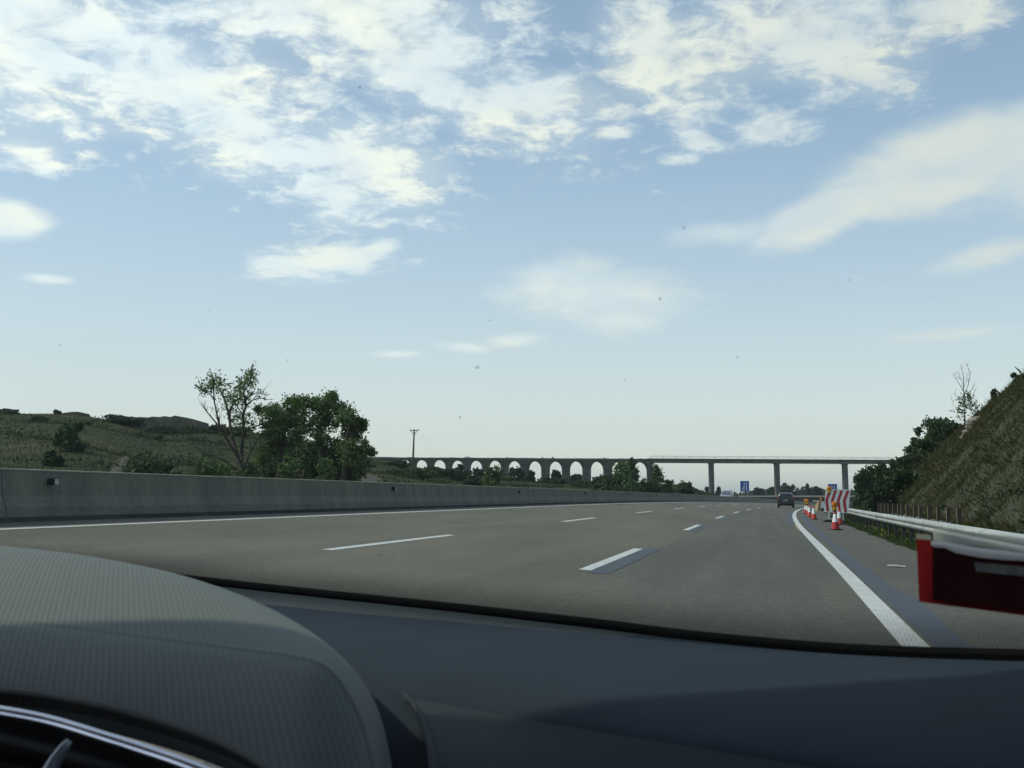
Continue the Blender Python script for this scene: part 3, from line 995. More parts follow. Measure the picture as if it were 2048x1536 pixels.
def leafy_tree(label, trunk_px, clumps, Y, m, per=38, leaf=0.085, name='leafy_tree', dens=1.0, inner=None):
    gx = at_ground(trunk_px[0][0], Y)
    t_ = thing(name, label, 'tree', gx)
    b_ = MB()
    main = [P(x, y, Y) for x, y in trunk_px]
    main = [gx - Vector((0, 0, 0.3))] + main
    n_ = len(main)
    b_.tube(main, [0.24 - 0.17 * i / (n_ - 1) for i in range(n_)], 7)
    cl = []
    for x, y, r in clumps:
        yd = Y + rnd.uniform(-2.2, 2.2)
        c_ = P(x, y, yd); rr = r * Y / F
        cl.append((c_, (rr, rr * 1.1, rr * 0.9)))
        k = min(range(n_), key=lambda i: (main[i] - c_).length + (0 if main[i].z < c_.z else 3))
        md = main[k].lerp(c_, 0.5) + Vector((0, 0, -0.15))
        b_.tube([main[k], md, c_], [0.085, 0.05, 0.018], 5, cap=False)
        for _ in range(3):
            e = c_ + Vector((rnd.uniform(-1, 1), rnd.uniform(-1, 1), rnd.uniform(-.4, 1))) * rr
            b_.tube([c_.lerp(md, 0.3), e], [0.02, 0.007], 4, cap=False)
    rel(b_.build('trunk', BARK), t_)
    cen_ = []
    for c_, r in cl:
        cen_.append(clumpy([(c_, r)], per * (r[0] / (Y / F)) * dens))
    rel(np_mesh('crown', leaf_quads(np.concatenate(cen_), leaf), 4, m), t_)
    return t_


leafy_tree('leafy green tree right beside the half-bare tree, first of the clump', [(560, 930), (562, 890), (575, 850), (585, 820)],
           [(585, 812, 20), (603, 806, 16), (612, 800, 10), (570, 825, 22), (545, 835, 20), (525, 820, 14), (533, 845, 16), (552, 820, 14), (598, 832, 20), (610, 850, 18), (580, 850, 22),
            (555, 858, 20), (600, 868, 16), (560, 880, 18), (535, 870, 14), (545, 900, 26), (520, 915, 24)], 64, L_mid)
leafy_tree('tallest leafy green tree in the middle of the clump', [(645, 940), (643, 900), (640, 865), (645, 830)],
           [(630, 803, 14), (645, 805, 18), (660, 798, 16), (668, 795, 10), (650, 825, 20), (668, 818, 18), (640, 845, 16), (655, 850, 18), (625, 815, 9), (680, 812, 10), (632, 868, 14), (648, 880, 18)], 66, L_mid)
leafy_tree('broad leafy green tree at the right end of the clump', [(690, 945), (692, 905), (695, 870), (700, 850)],
           [(692, 825, 15), (700, 838, 18), (715, 848, 16), (725, 843, 11), (728, 855, 9), (700, 860, 15), (712, 868, 16), (695, 880, 18), (715, 893, 18), (730, 900, 14), (742, 905, 9), (700, 905, 22), (728, 888, 8), (684, 842, 12)], 63, L_mid)
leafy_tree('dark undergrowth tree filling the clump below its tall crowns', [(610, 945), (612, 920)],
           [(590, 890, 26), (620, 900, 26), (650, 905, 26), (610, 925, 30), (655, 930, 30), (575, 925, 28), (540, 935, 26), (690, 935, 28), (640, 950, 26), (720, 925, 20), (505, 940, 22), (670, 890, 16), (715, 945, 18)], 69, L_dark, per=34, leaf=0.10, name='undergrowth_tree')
for i, (x, y0_, wp, hp, lab) in enumerate([
        (578, 955, 60, 46, 'light green bush in front of the clump, left of centre'),
        (650, 955, 60, 48, 'light green bush in front of the clump, right of centre'),
        (712, 960, 30, 40, 'slim light green bush at the right foot of the clump'),
        (450, 955, 90, 30, 'loose light green bush under the half-bare tree'),
        (410, 950, 60, 30, 'loose green bush left of the half-bare tree')]):
    q = at_ground(x, 56)
    top = P(x, y0_ - hp, 56).z
    shrub('bush', lab, 'bush', q, wp * 56 / F, top - q.z, L_mid, 1000, 0.10)

# ------------------------------------------------------------------ bushes and small trees in front of the aqueduct
mid_things = [
    # px, top py, width px, Y, material, kind, label
    (985, 931, 44, 150, L_mid, 'c', 'bright green rounded bush in front of the sixth arch'),
    (1245, 924, 76, 165, L_mid, 'cone', 'pointed bright green bush, left of the two tall ones at the aqueduct end'),
    (1262, 916, 52, 172, L_dark, 'cone', 'tall dark pointed tree between the last two arches'),
    (1312, 924, 66, 168, L_dark, 'cone', 'tall dark tree hiding the pier where the aqueduct ends'),
    (1215, 950, 70, 165, L_dark, 'c', 'wide dark green bush left of the pointed green bush'),
    (1290, 958, 60, 160, L_dark, 'c', 'low dark green bush between the two tall trees'),
    (1335, 956, 22, 190, L_dark, 'c', 'small dark shrub right of the tall dark tree'),
    (918, 930, 24, 230, L_far, 'c', 'small dark tree in the fourth arch'),
    (955, 936, 28, 235, L_far, 'c', 'small dark tree in the fifth arch'),
    (1032, 936, 36, 235, L_far, 'c', 'broad dark tree across the seventh arch'),
    (1063, 941, 20, 238, L_far, 'c', 'small ragged tree at the left side of the eighth arch'),
    (1113, 940, 22, 238, L_far, 'c', 'small dark tree in the middle of the ninth arch'),
    (1153, 950, 30, 240, L_far, 'c', 'twin-headed dark shrub in the tenth arch'),
    (1197, 954, 28, 242, L_far, 'c', 'dark shrub at the foot of the eleventh arch'),
    (865, 943, 60, 215, L_bush, 'c', 'low dark hedge below the second visible arch'),
    (1000, 962, 60, 215, L_olive, 'c', 'low straw-green bush behind the bright green bush'),
    (1100, 960, 70, 215, L_bush, 'c', 'low scrubby bush below the ninth arch'),
    (1165, 962, 50, 205, L_olive, 'c', 'low olive bush below the tenth arch'),
    (800, 946, 50, 170, L_bush, 'c', 'dark green bush under the utility pole'),
    (1370, 966, 40, 235, L_olive, 'c', 'low weedy bush on the grass mound by the first bridge pier'),
]
for px, top, wp, Y, m, k, lab in mid_things:
    q = terr_at(px, Y)
    tz = P(px, top, Y).z
    hgt = max(1.0, tz - q.z)
    shrub('small_tree' if wp < 46 and hgt > 3.5 else 'bush', lab, 'small tree' if wp < 46 and hgt > 3.5 else 'bush', q, wp * Y / F * 1.05, hgt, m, 900 if wp > 30 else 420, 0.06 + 0.0011 * Y, cone=(k == 'cone'))

# ------------------------------------------------------------------ utility pole
M_pole = mat('weathered_timber', (0.095, 0.088, 0.075), 0.9, var=0.3, scale=5)
PY = 150.0
q = terr_at(828, PY)
top = P(828.5, 859.5, PY)
bot = P(826.2, 915, PY)
pole = thing('utility_pole', 'slender timber utility pole with a crossarm standing before the aqueduct', 'utility pole', q)
rel(MB().tube([Vector((bot.x - 0.1, PY, q.z - 0.5)), bot, top], [0.17, 0.15, 0.10], 8).build('pole', M_pole), pole)
rel(MB().box(top + Vector((0, 0, -0.08)), (1.35, 0.12, 0.10)).build('crossarm', M_pole), pole)
rel(MB().tube([top + Vector((-0.45, 0, -0.15)), top + Vector((0, 0, -0.75))], 0.04, 5).tube([top + Vector((0.45, 0, -0.15)), top + Vector((0, 0, -0.75))], 0.04, 5).build('brace', M_pole), pole)
for dx in (-0.6, 0, 0.6):
    rel(MB().lathe([(0.03, 0), (0.045, 0.03), (0.045, 0.09), (0.02, 0.12)], 8, top + Vector((dx, 0, 0.0))).build('insulator', M_dark), pole)
M_wire = mat('wire', (0.10, 0.11, 0.11), 0.6, var=0.1)
for k, (a, dx) in enumerate(((P(735, 893, 150), -0.6), (P(900, 915, 260), 0.6), (P(897, 920, 260), 0.0))):
    s0_ = top + Vector((dx, 0, 0.15))
    pts_ = []
    for i in range(13):
        f = i / 12
        v = s0_.lerp(a, f); v.z -= math.sin(math.pi * f) * (0.5 if k == 0 else 1.5)
        pts_.append(v)
    rel(MB().tube(pts_, 0.004 if k == 0 else 0.006, 4).build('wire', M_wire), pole)

# ------------------------------------------------------------------ aqueduct and bridge
DR = 450.0


def AQ(px, py, extra=0.0):
    """point of the crossing's front plane (a straight line across the valley, slightly receding to the right)"""
    x, y, z = ray(px, py)
    # plane through two ground points
    A0 = axis0; d = axis_d
    nrm = Vector((-d.y, d.x))
    k = (A0.x * nrm.x + A0.y * nrm.y) / (x * nrm.x + y * nrm.y)
    return Vector((x * k, y * k, EYE + z * k)) + Vector((nrm.x, nrm.y, 0)) * extra


def depth_pt(px, depth):
    x, y, z = ray(px, 993.3)
    cy, sy = math.cos(YAW), math.sin(YAW)
    dd_ = (-x * sy + y * cy)
    k = depth / dd_
    return Vector((x * k, y * k))


axis0 = depth_pt(740, 420); axis1 = depth_pt(1700, 452)
axis_d = (axis1 - axis0).normalized()
axis_n = Vector((-axis_d.y, axis_d.x))
ZD = AQ(1290, 917.3).z
M_aq = mat('aqueduct_stone', (0.095, 0.082, 0.064), 0.95, col2=(0.06, 0.054, 0.043), scale=0.25, bump=0.7, bscale=2, fine=0.25, fscale=1.2)
M_aqc = mat('aqueduct_coping', (0.17, 0.145, 0.15), 0.9, var=0.25, scale=0.5)
aq = thing('aqueduct', 'old stone aqueduct with a row of pointed arches on the horizon', 'aqueduct', AQ(1072, 975))
Lof = lambda px: (Vector((AQ(px, 950).x, AQ(px, 950).y)) - axis0).dot(axis_d)      # metres along the crossing
def aqp(L, z, e):
    p_ = axis0 + axis_d * L + axis_n * e
    return Vector((p_.x, p_.y, z))


arch_px = [778, 811, 844.5, 880.5, 917, 954, 992, 1031, 1072.3, 1113.5, 1154.5, 1196.3, 1239, 1283]
half_px = [10, 10.5, 11, 12, 12, 12.2, 12.5, 13, 13.3, 13.6, 14, 14.2, 14.5, 15]
tops = [921, 919.5, 920, 920, 921, 921.3, 921, 922, 922.3, 922.8, 922.5, 923, 923.5, 924]
zz0 = -9.0
THK = 3.4
edges_px = [700]
for i in range(len(arch_px) - 1):
    edges_px.append((arch_px[i] + arch_px[i + 1]) / 2)
edges_px.append(1306)
b = MB()
for i, (px, hp, tp) in enumerate(zip(arch_px, half_px, tops)):
    Lc = Lof(px); hw = (Lof(px + hp) - Lof(px - hp)) / 2
    L0, L1 = Lof(edges_px[i]), Lof(edges_px[i + 1])
    zt = AQ(px, tp).z
    spring = zt - hw * 1.22
    arc = []
    for k in range(13):          # slightly pointed arch
        t_ = math.pi * k / 12
        xx = -math.cos(t_) * hw; hh = math.sin(t_) ** 0.92 * hw * 1.22
        arc.append((Lc + xx, spring + hh))
    # front/back faces: strip between the arch line and the deck underline
    tops_l = [(L0 + (L1 - L0) * k / 14, ZD - 0.55) for k in range(15)]
    outl = [(L0, zz0), (Lc - hw, zz0)] + arc + [(Lc + hw, zz0), (L1, zz0), (L1, ZD - 0.55), (L0, ZD - 0.55)]
    b.prism(outl, lambda u_, v_, t_: aqp(u_, v_, t_), 0, THK)
rel(b.build('arcade', M_aq), aq)
b = MB()
L0, L1 = Lof(700), Lof(1306)
for k in range(60):
    a0 = L0 + (L1 - L0) * k / 60; a1 = L0 + (L1 - L0) * (k + 1) / 60
    zt = ZD + rnd.uniform(-0.07, 0.07)
    b.prism([(a0, ZD - 0.55), (a1, ZD - 0.55), (a1, zt), (a0, zt)], lambda u_, v_, t_: aqp(u_, v_, t_), -0.18, THK + 0.18)
rel(b.build('coping', M_aqc), aq)
# weeds on the aqueduct's top
wl = [Lof(x) for x in (931, 935, 938, 1015, 1085, 1105, 1209, 1107)]
for L in wl:
    rel(np_mesh('weed', leaf_quads(np.array(aqp(L, ZD + 0.12, 0.2)) + rng.normal(0, 0.11, (30, 3)), 0.2), 4, L_far), aq)

br = thing('concrete_bridge', 'modern flat concrete bridge on slim piers joining the aqueduct above the motorway', 'bridge', AQ(1557, 990))
M_brc = mat('bridge_concrete', (0.125, 0.108, 0.10), 0.9, col2=(0.085, 0.075, 0.07), scale=0.3, fine=0.12, fscale=1.5)
M_brd = mat('bridge_girder', (0.20, 0.19, 0.165), 0.9, col2=(0.11, 0.105, 0.095), scale=0.35, stretch=(1, 1, 3))
L0, L1 = Lof(1296), Lof(2000)
ZB = AQ(1500, 918.0).z
rel(MB().prism([(L0, ZB - 0.62), (L1, ZB - 0.62), (L1, ZB), (L0, ZB)], lambda u_, v_, t_: aqp(u_, v_, t_), -0.45, THK + 0.4).build('deck_slab', M_brc), br)
rel(MB().prism([(L0 + 2.0, ZB - 1.72), (L1, ZB - 1.72), (L1, ZB - 0.62), (L0 + 2.0, ZB - 0.62)], lambda u_, v_, t_: aqp(u_, v_, t_), 0.1, THK - 0.1).build('girder', M_brd), br)
for px in (1425.5, 1557.2, 1693.8, 1832):
    Lc = Lof(px); hw = 0.68
    rel(MB().prism([(Lc - hw * 1.05, -10), (Lc + hw * 1.05, -10), (Lc + hw, ZB - 1.72), (Lc - hw, ZB - 1.72)], lambda u_, v_, t_: aqp(u_, v_, t_), 0.3, THK - 0.3).build('pier', M_brc), br)
    rel(MB().prism([(Lc - 0.85, ZB - 2.05), (Lc + 0.85, ZB - 2.05), (Lc + 1.0, ZB - 1.7), (Lc - 1.0, ZB - 1.7)], lambda u_, v_, t_: aqp(u_, v_, t_), 0.2, THK - 0.2).build('pier_cap', M_brc), br)
b = MB()
for z_, r_t in ((ZB + 0.95, 0.07), (ZB + 0.48, 0.045)):
    b.tube([aqp(L0 + 1, z_, -0.3), aqp(L1, z_, -0.3)], r_t, 4)
rel(b.build('handrail', M_steel), br)
L = L0 + 1
while L < L1:
    rel(MB().box(aqp(L, ZB + 0.45, -0.3), (0.13, 0.13, 0.9)).build('railing_post', M_steel), br)
    L += 5.35

# ------------------------------------------------------------------ low overpass far ahead
ov = thing('low_overpass', 'low concrete overpass with a dark opening crossing the motorway far ahead', 'overpass', P(1600, 1000, 330))
M_ovc = mat('overpass_concrete', (0.42, 0.39, 0.31), 0.9, var=0.2, scale=0.5)
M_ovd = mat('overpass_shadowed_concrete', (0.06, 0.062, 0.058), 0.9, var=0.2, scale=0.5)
Yo = 330.0
A = P(1476, 994.0, Yo); B = P(1712, 991.0, Yo)
zt = EYE + 0.25
rel(MB().box(((A.x + B.x) / 2, Yo, zt - 0.10), (B.x - A.x, 0.5, 0.45)).build('parapet', M_ovc), ov)
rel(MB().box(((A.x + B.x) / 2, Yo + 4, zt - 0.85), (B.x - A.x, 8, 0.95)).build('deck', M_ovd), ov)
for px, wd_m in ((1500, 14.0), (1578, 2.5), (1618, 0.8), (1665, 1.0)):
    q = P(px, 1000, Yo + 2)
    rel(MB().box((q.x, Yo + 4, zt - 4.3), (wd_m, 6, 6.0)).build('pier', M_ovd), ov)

# ------------------------------------------------------------------ far tree line: individual crowns and one far wood
far = []
for i in range(230):
    px = rnd.uniform(1330, 1830); Y = rnd.uniform(620, 900)
    tp = float(np.interp(px, [1330, 1370, 1400, 1440, 1480, 1520, 1560, 1600, 1640, 1700, 1830], [984, 978, 980, 984, 985, 979, 977, 974, 976, 978, 975])) + rnd.uniform(-1, 6)
    c_ = P(px, tp, Y); g = -4.0
    hh = c_.z - g
    rr = rnd.uniform(4.5, 8.0)
    cc = np.array([c_.x, c_.y, c_.z - rr * 0.75])
    k = 70
    d = rng.normal(0, 1, (k, 3)); d /= np.linalg.norm(d, axis=1)[:, None]
    far.append(cc + d * np.array([rr, rr, rr * 0.75]) * rng.uniform(0.4, 1, (k, 1)))
    kk = 26
    far.append(np.stack([rng.normal(c_.x, rr * 0.8, kk), rng.normal(c_.y, 3, kk), rng.uniform(g, max(g + 1, c_.z - rr), kk)], 1))
tag(np_mesh('far_wood', leaf_quads(np.concatenate(far), 1.5), 4, L_far), 'hazy dark wood along the horizon beyond the bridge', 'wood', kind='stuff')
far_trees = [
    (1416, 971, 14, 'small rounded tree on the horizon left of the first bridge pier'),
    (1437, 973, 14, 'small rounded tree on the horizon right of the first bridge pier'),
    (1518, 975, 22, 'low rounded tree on the horizon right of the left blue sign'),
    (1565, 966, 30, 'broad dark tree on the horizon above the dark estate car'),
    (1582, 968, 20, 'dark rounded tree on the horizon right of the middle bridge pier'),
    (1615, 966.5, 12, 'lone dome-shaped tree on the horizon between the middle and right bridge piers'),
    (1635, 973, 20, 'low spreading tree on the horizon left of the chevron board'),
    (1546, 972, 20, 'spreading tree on the horizon left of the middle bridge pier'),
]
for px, tp, wp, lab in far_trees:
    Y = 600
    g = P(px, 1005, Y); tz = P(px, tp, Y).z
    shrub('distant_tree', lab, 'tree', (g.x, Y, -4.5), wp * Y / F, tz + 4.5, L_far, 700, 0.85)

# ------------------------------------------------------------------ embankment bushes on the right
right_bushes = [
    # px, base py(None=on bank), top py, width px, s, label, mat
    (1712, 933, 30, 9.0, 'dark feathery bush at the left end of the embankment, beside the chevron board', L_dark),
    (1728, 938, 36, 8.0, 'dark green bush just above the end of the post row', L_dark),
    (1745, 936, 36, 10.5, 'dark bush below the bridge deck at the embankment end', L_dark),
    (1775, 930, 46, 10.0, 'broad dark green bush where the bridge meets the embankment', L_dark),
    (1800, 918, 30, 13.0, 'small dark bush at the point where the bridge deck disappears', L_dark),
    (1762, 962, 60, 7.0, 'low green bush behind the far posts', L_bush),
    (1812, 945, 54, 9.5, 'dark green bush halfway up the far embankment', L_dark),
    (1829, 895, 24, 15.5, 'upright dark bush, lowest of the ridge bushes', L_dark),
    (1836, 868, 30, 16.5, 'dark bush on the ridge, second from the bottom', L_dark),
    (1862, 836, 44, 17.0, 'large rounded dark bush on the ridge', L_dark),
    (1888, 838, 40, 17.0, 'dark bush on the ridge just left of the bare sapling', L_dark),
    (1908, 845, 36, 16.5, 'low dark bush on the ridge under the bare sapling', L_bush),
    (1860, 880, 60, 14.0, 'dark bush on the slope below the ridge bushes', L_dark),
    (1840, 915, 60, 12.5, 'wide dark bush low on the slope', L_bush),
    (2044, 744, 14, 17.5, 'dark twiggy bush on the skyline at the right edge', L_dark),
    (1998, 778, 12, 17.3, 'thin weedy bush on the skyline right of the bare sapling', L_olive),
]
for px, top, wp, s, lab, m in right_bushes:
    Y = Y_at(px, s)
    q = bank_pt(s, Y) - Vector((0, 0, 0.2))
    tz = P(px, top, Y).z
    hgt = max(1.2, tz - q.z)
    shrub('bush', lab, 'bush', q, wp * Y / F * 1.25, hgt, m, int(700 + wp * 22), 0.07 + 0.0010 * Y)

tag(np_mesh('slope_weeds', leaf_quads(cen_weeds, 0.055), 4, L_weed), 'low dark green weeds scattered through the embankment grass', 'weeds', kind='stuff')

# bare sapling with leaves at its foot
s = 17.0; px = 1932
Y = Y_at(px, s)
q = bank_pt(s, Y)
t = thing('bare_sapling', 'bare twiggy sapling with green leaves round its foot on the embankment skyline', 'tree', q)
b = MB(); cen = []
def bp(x, y): return P(x, y, Y)
for pl_, r in [([(1930, 850), (1929, 810), (1928, 780), (1926, 755), (1922, 728)], 0.07), ([(1928, 790), (1936, 770), (1940, 748), (1936, 735), (1934, 726)], 0.04),
               ([(1928, 785), (1918, 768), (1910, 755), (1905, 746)], 0.03), ([(1929, 800), (1942, 782), (1948, 765)], 0.03), ([(1929, 815), (1915, 798), (1908, 785)], 0.025),
               ([(1927, 770), (1920, 757), (1917, 742)], 0.02), ([(1928, 775), (1934, 758), (1933, 744)], 0.02), ([(1930, 805), (1945, 795), (1950, 780)], 0.02),
               ([(1929, 825), (1908, 812), (1902, 795)], 0.02)]:
    pts_ = [bp(x, y) + Vector((0, rnd.uniform(-0.3, 0.3), 0)) for x, y in pl_]
    b.tube(pts_, [r * (1 - 0.8 * i / (len(pts_) - 1)) for i in range(len(pts_))], 5, cap=False)
    for i in range(1, len(pts_)):
        for k in range(3):
            e = pts_[i - 1].lerp(pts_[i], rnd.random())
            d = Vector((rnd.uniform(-1, 1), rnd.uniform(-1, 1), rnd.uniform(0.3, 1.3))).normalized() * rnd.uniform(0.3, 0.75)
            b.tube([e, e + d], [0.014, 0.006], 3, cap=False)
rel(b.build('trunk', BARK), t)
cl = [(bp(x, y), r * Y / F) for x, y, r in [(1930, 815, 14), (1940, 800, 11), (1922, 800, 9), (1945, 815, 11), (1918, 820, 12), (1935, 790, 8), (1930, 832, 18)]]
rel(np_mesh('crown', leaf_quads(clumpy(cl, 70), 0.12), 4, L_mid), t)

def bank_hit(px, py):
    x, y, z = ray(px, py)
    Y = 25.0
    while Y < 200:
        X = x / y * Y; s__ = X - CX(Y)
        if s__ > 3.5 and EYE + z / y * Y < bank_pt(s__, Y).z: return Y
        Y += 0.25
    return 90.0


# rock outcrop
Y = bank_hit(1943, 855) - 0.6
M_rock = mat('pale_rock', (0.30, 0.27, 0.22), 0.95, col2=(0.17, 0.16, 0.13), scale=1.4, bump=1.0, bscale=4)
b = MB()
for x, y, r in [(1956, 838, 7), (1949, 842, 9), (1942, 848, 8), (1937, 855, 6), (1946, 856, 9), (1953, 850, 8), (1934, 866, 8), (1928, 874, 6), (1941, 862, 6), (1960, 846, 6)]:
    c_ = P(x, y, Y); rr = r * Y / F * 1.25
    n0_ = 9
    lat = []
    for i in range(1, 6):
        th = math.pi * i / 6
        lat.append([c_ + Vector((math.sin(th) * math.cos(a_) * rr * 1.1, math.sin(th) * math.sin(a_) * rr * 1.1, math.cos(th) * rr * 0.75)) * rnd.uniform(0.75, 1.12)
                    for a_ in [2 * math.pi * k / n0_ for k in range(n0_)]])
    b.grid(lat, close=True)
    b.f.append(tuple(len(b.v) - n0_ + k for k in range(n0_)))
    o0 = len(b.v) - n0_ * 5
    b.f.append(tuple(o0 + k for k in range(n0_)))
tag(b.build('rock_outcrop', M_rock), 'pale broken rock outcrop showing through the embankment grass', 'rock')

# ------------------------------------------------------------------ short post row behind the rail
M_post = mat('rusted_post', (0.075, 0.05, 0.035), 0.8, col2=(0.035, 0.028, 0.024), scale=5)
M_postl = mat('post_lit_edge', (0.34, 0.28, 0.20), 0.8, var=0.3, scale=6)  # sun on the posts' left faces, painted as a pale tone


def short_post(loc):
    t_ = thing('short_post', '', 'post', loc, 0, 'row of short dark steel posts behind the guard rail')
    MB().box((0, 0, 0.30), (0.045, 0.07, 1.30)).build('post', M_post, t_)
    MB().box((-0.031, -0.02, 0.30), (0.016, 0.05, 1.30)).build('lit_edge', M_postl, t_)  # thin strip carrying the painted sunlit left edge
    MB().box((0.066, 0.0, 0.69), (0.085, 0.07, 0.50)).build('spacer_block', M_post, t_)
    return t_


PS = 6.0
post_px = [1914, 1893, 1873.5, 1855.5, 1838, 1827, 1812, 1802, 1795, 1785, 1776, 1769, 1762, 1756]
proto = None
words = ['first', 'second', 'third', 'fourth', 'fifth', 'sixth', 'seventh', 'eighth', 'ninth', 'tenth', 'eleventh', 'twelfth', 'thirteenth', 'fourteenth']
for i, px in enumerate(post_px):
    Y = Y_at(px, PS)
    tz = P(px, float(np.interp(px, [1756, 1800, 1838, 1914], [1006, 1008, 1010.5, 1015.5])), Y).z
    q = R(PS, Y); q.z = tz - 0.95
    if proto is None:
        proto = short_post(q); o = proto
    else:
        o = copy_tree(proto); o.location = q
    o['label'] = 'short dark steel post with a spacer block behind the rail, %s from the right' % words[i]

# ------------------------------------------------------------------ traffic cones
def make_cone(lamp, red, label):
    t_ = thing('traffic_cone', label, 'traffic cone')
    H = 0.75
    MB().box((0, 0, 0.02), (0.46, 0.46, 0.035)).build('base', M_rub, t_, bevel=0.01)
    rad = lambda z: 0.165 - (0.165 - 0.03) * (z / H)
    MB().lathe([(rad(0.036), 0.036), (rad(0.30), 0.30)], 24).build('cone_body', red, t_, smooth=False)
    MB().lathe([(rad(0.30) + 0.003, 0.30), (rad(0.60) + 0.003, 0.60)], 24).build('reflective_sleeve', M_wht, t_)
    MB().lathe([(rad(0.60), 0.60), (rad(0.73), 0.73), (0.02, 0.75)], 24).build('cone_tip', red, t_)
    if lamp:
        make_lamp(t_, (0, 0, 0.72))
    return t_


def make_lamp(parent, o, sc=1.0):
    o = Vector(o)
    l = MB().box(o + Vector((0, 0, 0.07)) * sc, (0.13 * sc, 0.09 * sc, 0.13 * sc)).build('lamp_body', M_yelp, parent, bevel=0.015)
    b_ = MB()
    rows_ = []
    for i in range(7):
        a = math.pi * i / 6
        rows_.append([o + Vector((0.118 * sc * math.sin(a) * math.cos(2 * math.pi * k / 16), -0.05 * sc * math.cos(a), (0.235 + 0.118 * math.sin(a) * math.sin(2 * math.pi * k / 16)) * sc)) for k in range(16)])
    b_.grid(rows_, close=True)
    b_.build('lamp_lens', M_amb, l, smooth=True)
    MB().box(o + Vector((0, 0, -0.015)) * sc, (0.11 * sc, 0.09 * sc, 0.04 * sc)).build('lamp_foot', M_rub, l)
    return l


cone_lamp = make_cone(True, M_redp, 'red and white traffic cone with an amber lamp, nearest cone before the board')
cone_bare = make_cone(False, M_redor, 'orange and white traffic cone without a lamp, right of the far cone group')


def place(o, px, py, rz, label=None, dims=None):
    Y, s = on_road(px, py)
    o.location = R(s, Y, 0.004); o.rotation_euler = (0, 0, rz)
    if label: o['label'] = label
    return Y, s


place(cone_lamp, 1671, 1060, 0.25)
place(cone_bare, 1628, 1039, 0.1)
grp = 'traffic cones on the hard shoulder'
cone_lamp['group'] = grp; cone_bare['group'] = grp
c_ = copy_tree(cone_bare); place(c_, 1679, 1049.5, 0.3, 'red and white traffic cone half hidden behind the nearest lamp cone')
c_ = copy_tree(cone_bare); place(c_, 1619.5, 1034.5, 0.5, 'red and white traffic cone in the far group, directly left of the orange bare cone')
c_ = copy_tree(cone_lamp); place(c_, 1615.5, 1029.5, 0.1, 'orange cone with an amber lamp in the far group, right one of the two')
c_ = copy_tree(cone_lamp); place(c_, 1611.5, 1027, 0.1, 'orange cone with an amber lamp in the far group, leftmost cone of all')

# ------------------------------------------------------------------ chevron board
Yb, sb = on_road(1668, 1045)
bc = P(1675, 1003, Yb)
cb = thing('chevron_board', 'white board with four red chevrons pointing left on two legs at the shoulder', 'traffic sign', R(sb, Yb))
sc_ = Yb / F
def bpnt(u_, v_, t_):
    """u, v in zoomed photo units of the board face; leaning plane"""
    px_ = 1540 + u_ / 10.24; py_ = 940 + v_ / 10.24
    yy_ = Yb - t_ + (px_ - 1675) * sc_ * 0.12 + (1003 - py_) * sc_ * 0.06
    return P(px_, py_, yy_) if t_ == 0 else P(px_, py_, yy_ + t_) - Vector((0, t_, 0))
corn = [(1100, 858), (1140, 393), (1648, 402), (1603, 886)]
rel(MB().prism(corn, bpnt, 0.0, -0.03).build('board', M_wht), cb)
for ch in [[(1205, 412), (1258, 412), (1187, 620), (1212, 848), (1160, 846), (1130, 618)],
           [(1318, 412), (1374, 412), (1302, 624), (1335, 856), (1282, 852), (1247, 622)],
           [(1440, 416), (1500, 416), (1424, 630), (1455, 862), (1400, 858), (1368, 628)],
           [(1566, 420), (1628, 420), (1550, 638), (1578, 870), (1522, 866), (1489, 634)]]:
    b = MB()
    P6 = [bpnt(u_, v_, 0.004) for u_, v_ in ch]; Q6 = [bpnt(u_, v_, 0.001) for u_, v_ in ch]
    b.add(P6 + Q6, [(0, 1, 2, 5), (5, 2, 3, 4), (0, 6, 7, 1), (1, 7, 8, 2), (2, 8, 9, 3), (3, 9, 10, 4), (4, 10, 11, 5), (5, 11, 6, 0)])
    rel(b.build('chevron', M_red), cb)
for x, y0_, y1_ in ((1657.5, 1020, 1043.5), (1686, 1020, 1046)):
    a = P(x + 0.7, y0_, Yb + 0.05); z_ = P(x, y1_, Yb + 0.05)
    gz = R(0, Yb).z - BANK * (z_.x - CX(Yb))
    rel(MB().box(((a.x + z_.x) / 2, Yb + 0.06, (a.z + gz) / 2), (0.055, 0.04, a.z - gz)).build('leg', M_wht), cb)
    rel(MB().prism([(-0.42, 0), (0.42, 0), (0.42, 0.03), (0.1, 0.13), (-0.1, 0.13), (-0.42, 0.03)], lambda u_, v_, t_: Vector((z_.x + u_ * 0.75, Yb + t_, gz + v_ + 0.003)), -0.2, 0.32).build('foot', M_rub), cb)
lp = P(1658.3, 982, Yb - 0.12)
l = make_lamp(cb, (0, 0, 0), 1.02)
l.location = P(1658.3, 986.2, Yb - 0.14) - cb.location

# white/yellow barrier block further on
Yk, sk = on_road(1639, 1021.5)
bt = thing('barrier_block', 'white and ochre barrier block with a yellow lamp beyond the chevron board', 'barrier block', R(sk, Yk), 0.12)
MB().prism([(-0.32, 0), (0.42, 0), (0.36, 0.25), (0.30, 0.95), (-0.22, 0.95), (-0.30, 0.3)], lambda u_, v_, t_: Vector((u_, t_, v_)), -0.8, 0.8).build('body', mat('ochre_block', (0.42, 0.36, 0.24), 0.8, col2=(0.28, 0.22, 0.10), scale=2), bt, bevel=0.03)
MB().prism([(0.02, 0.28), (0.36, 0.28), (0.30, 0.93), (0.10, 0.93)], lambda u_, v_, t_: Vector((u_, t_, v_)), -0.83, -0.81).build('white_panel', M_wht, bt)
MB().prism([(-0.20, 0.80), (0.02, 0.80), (0.02, 0.88), (-0.20, 0.88)], lambda u_, v_, t_: Vector((u_, t_, v_)), -0.83, -0.81).build('red_panel', M_red, bt)
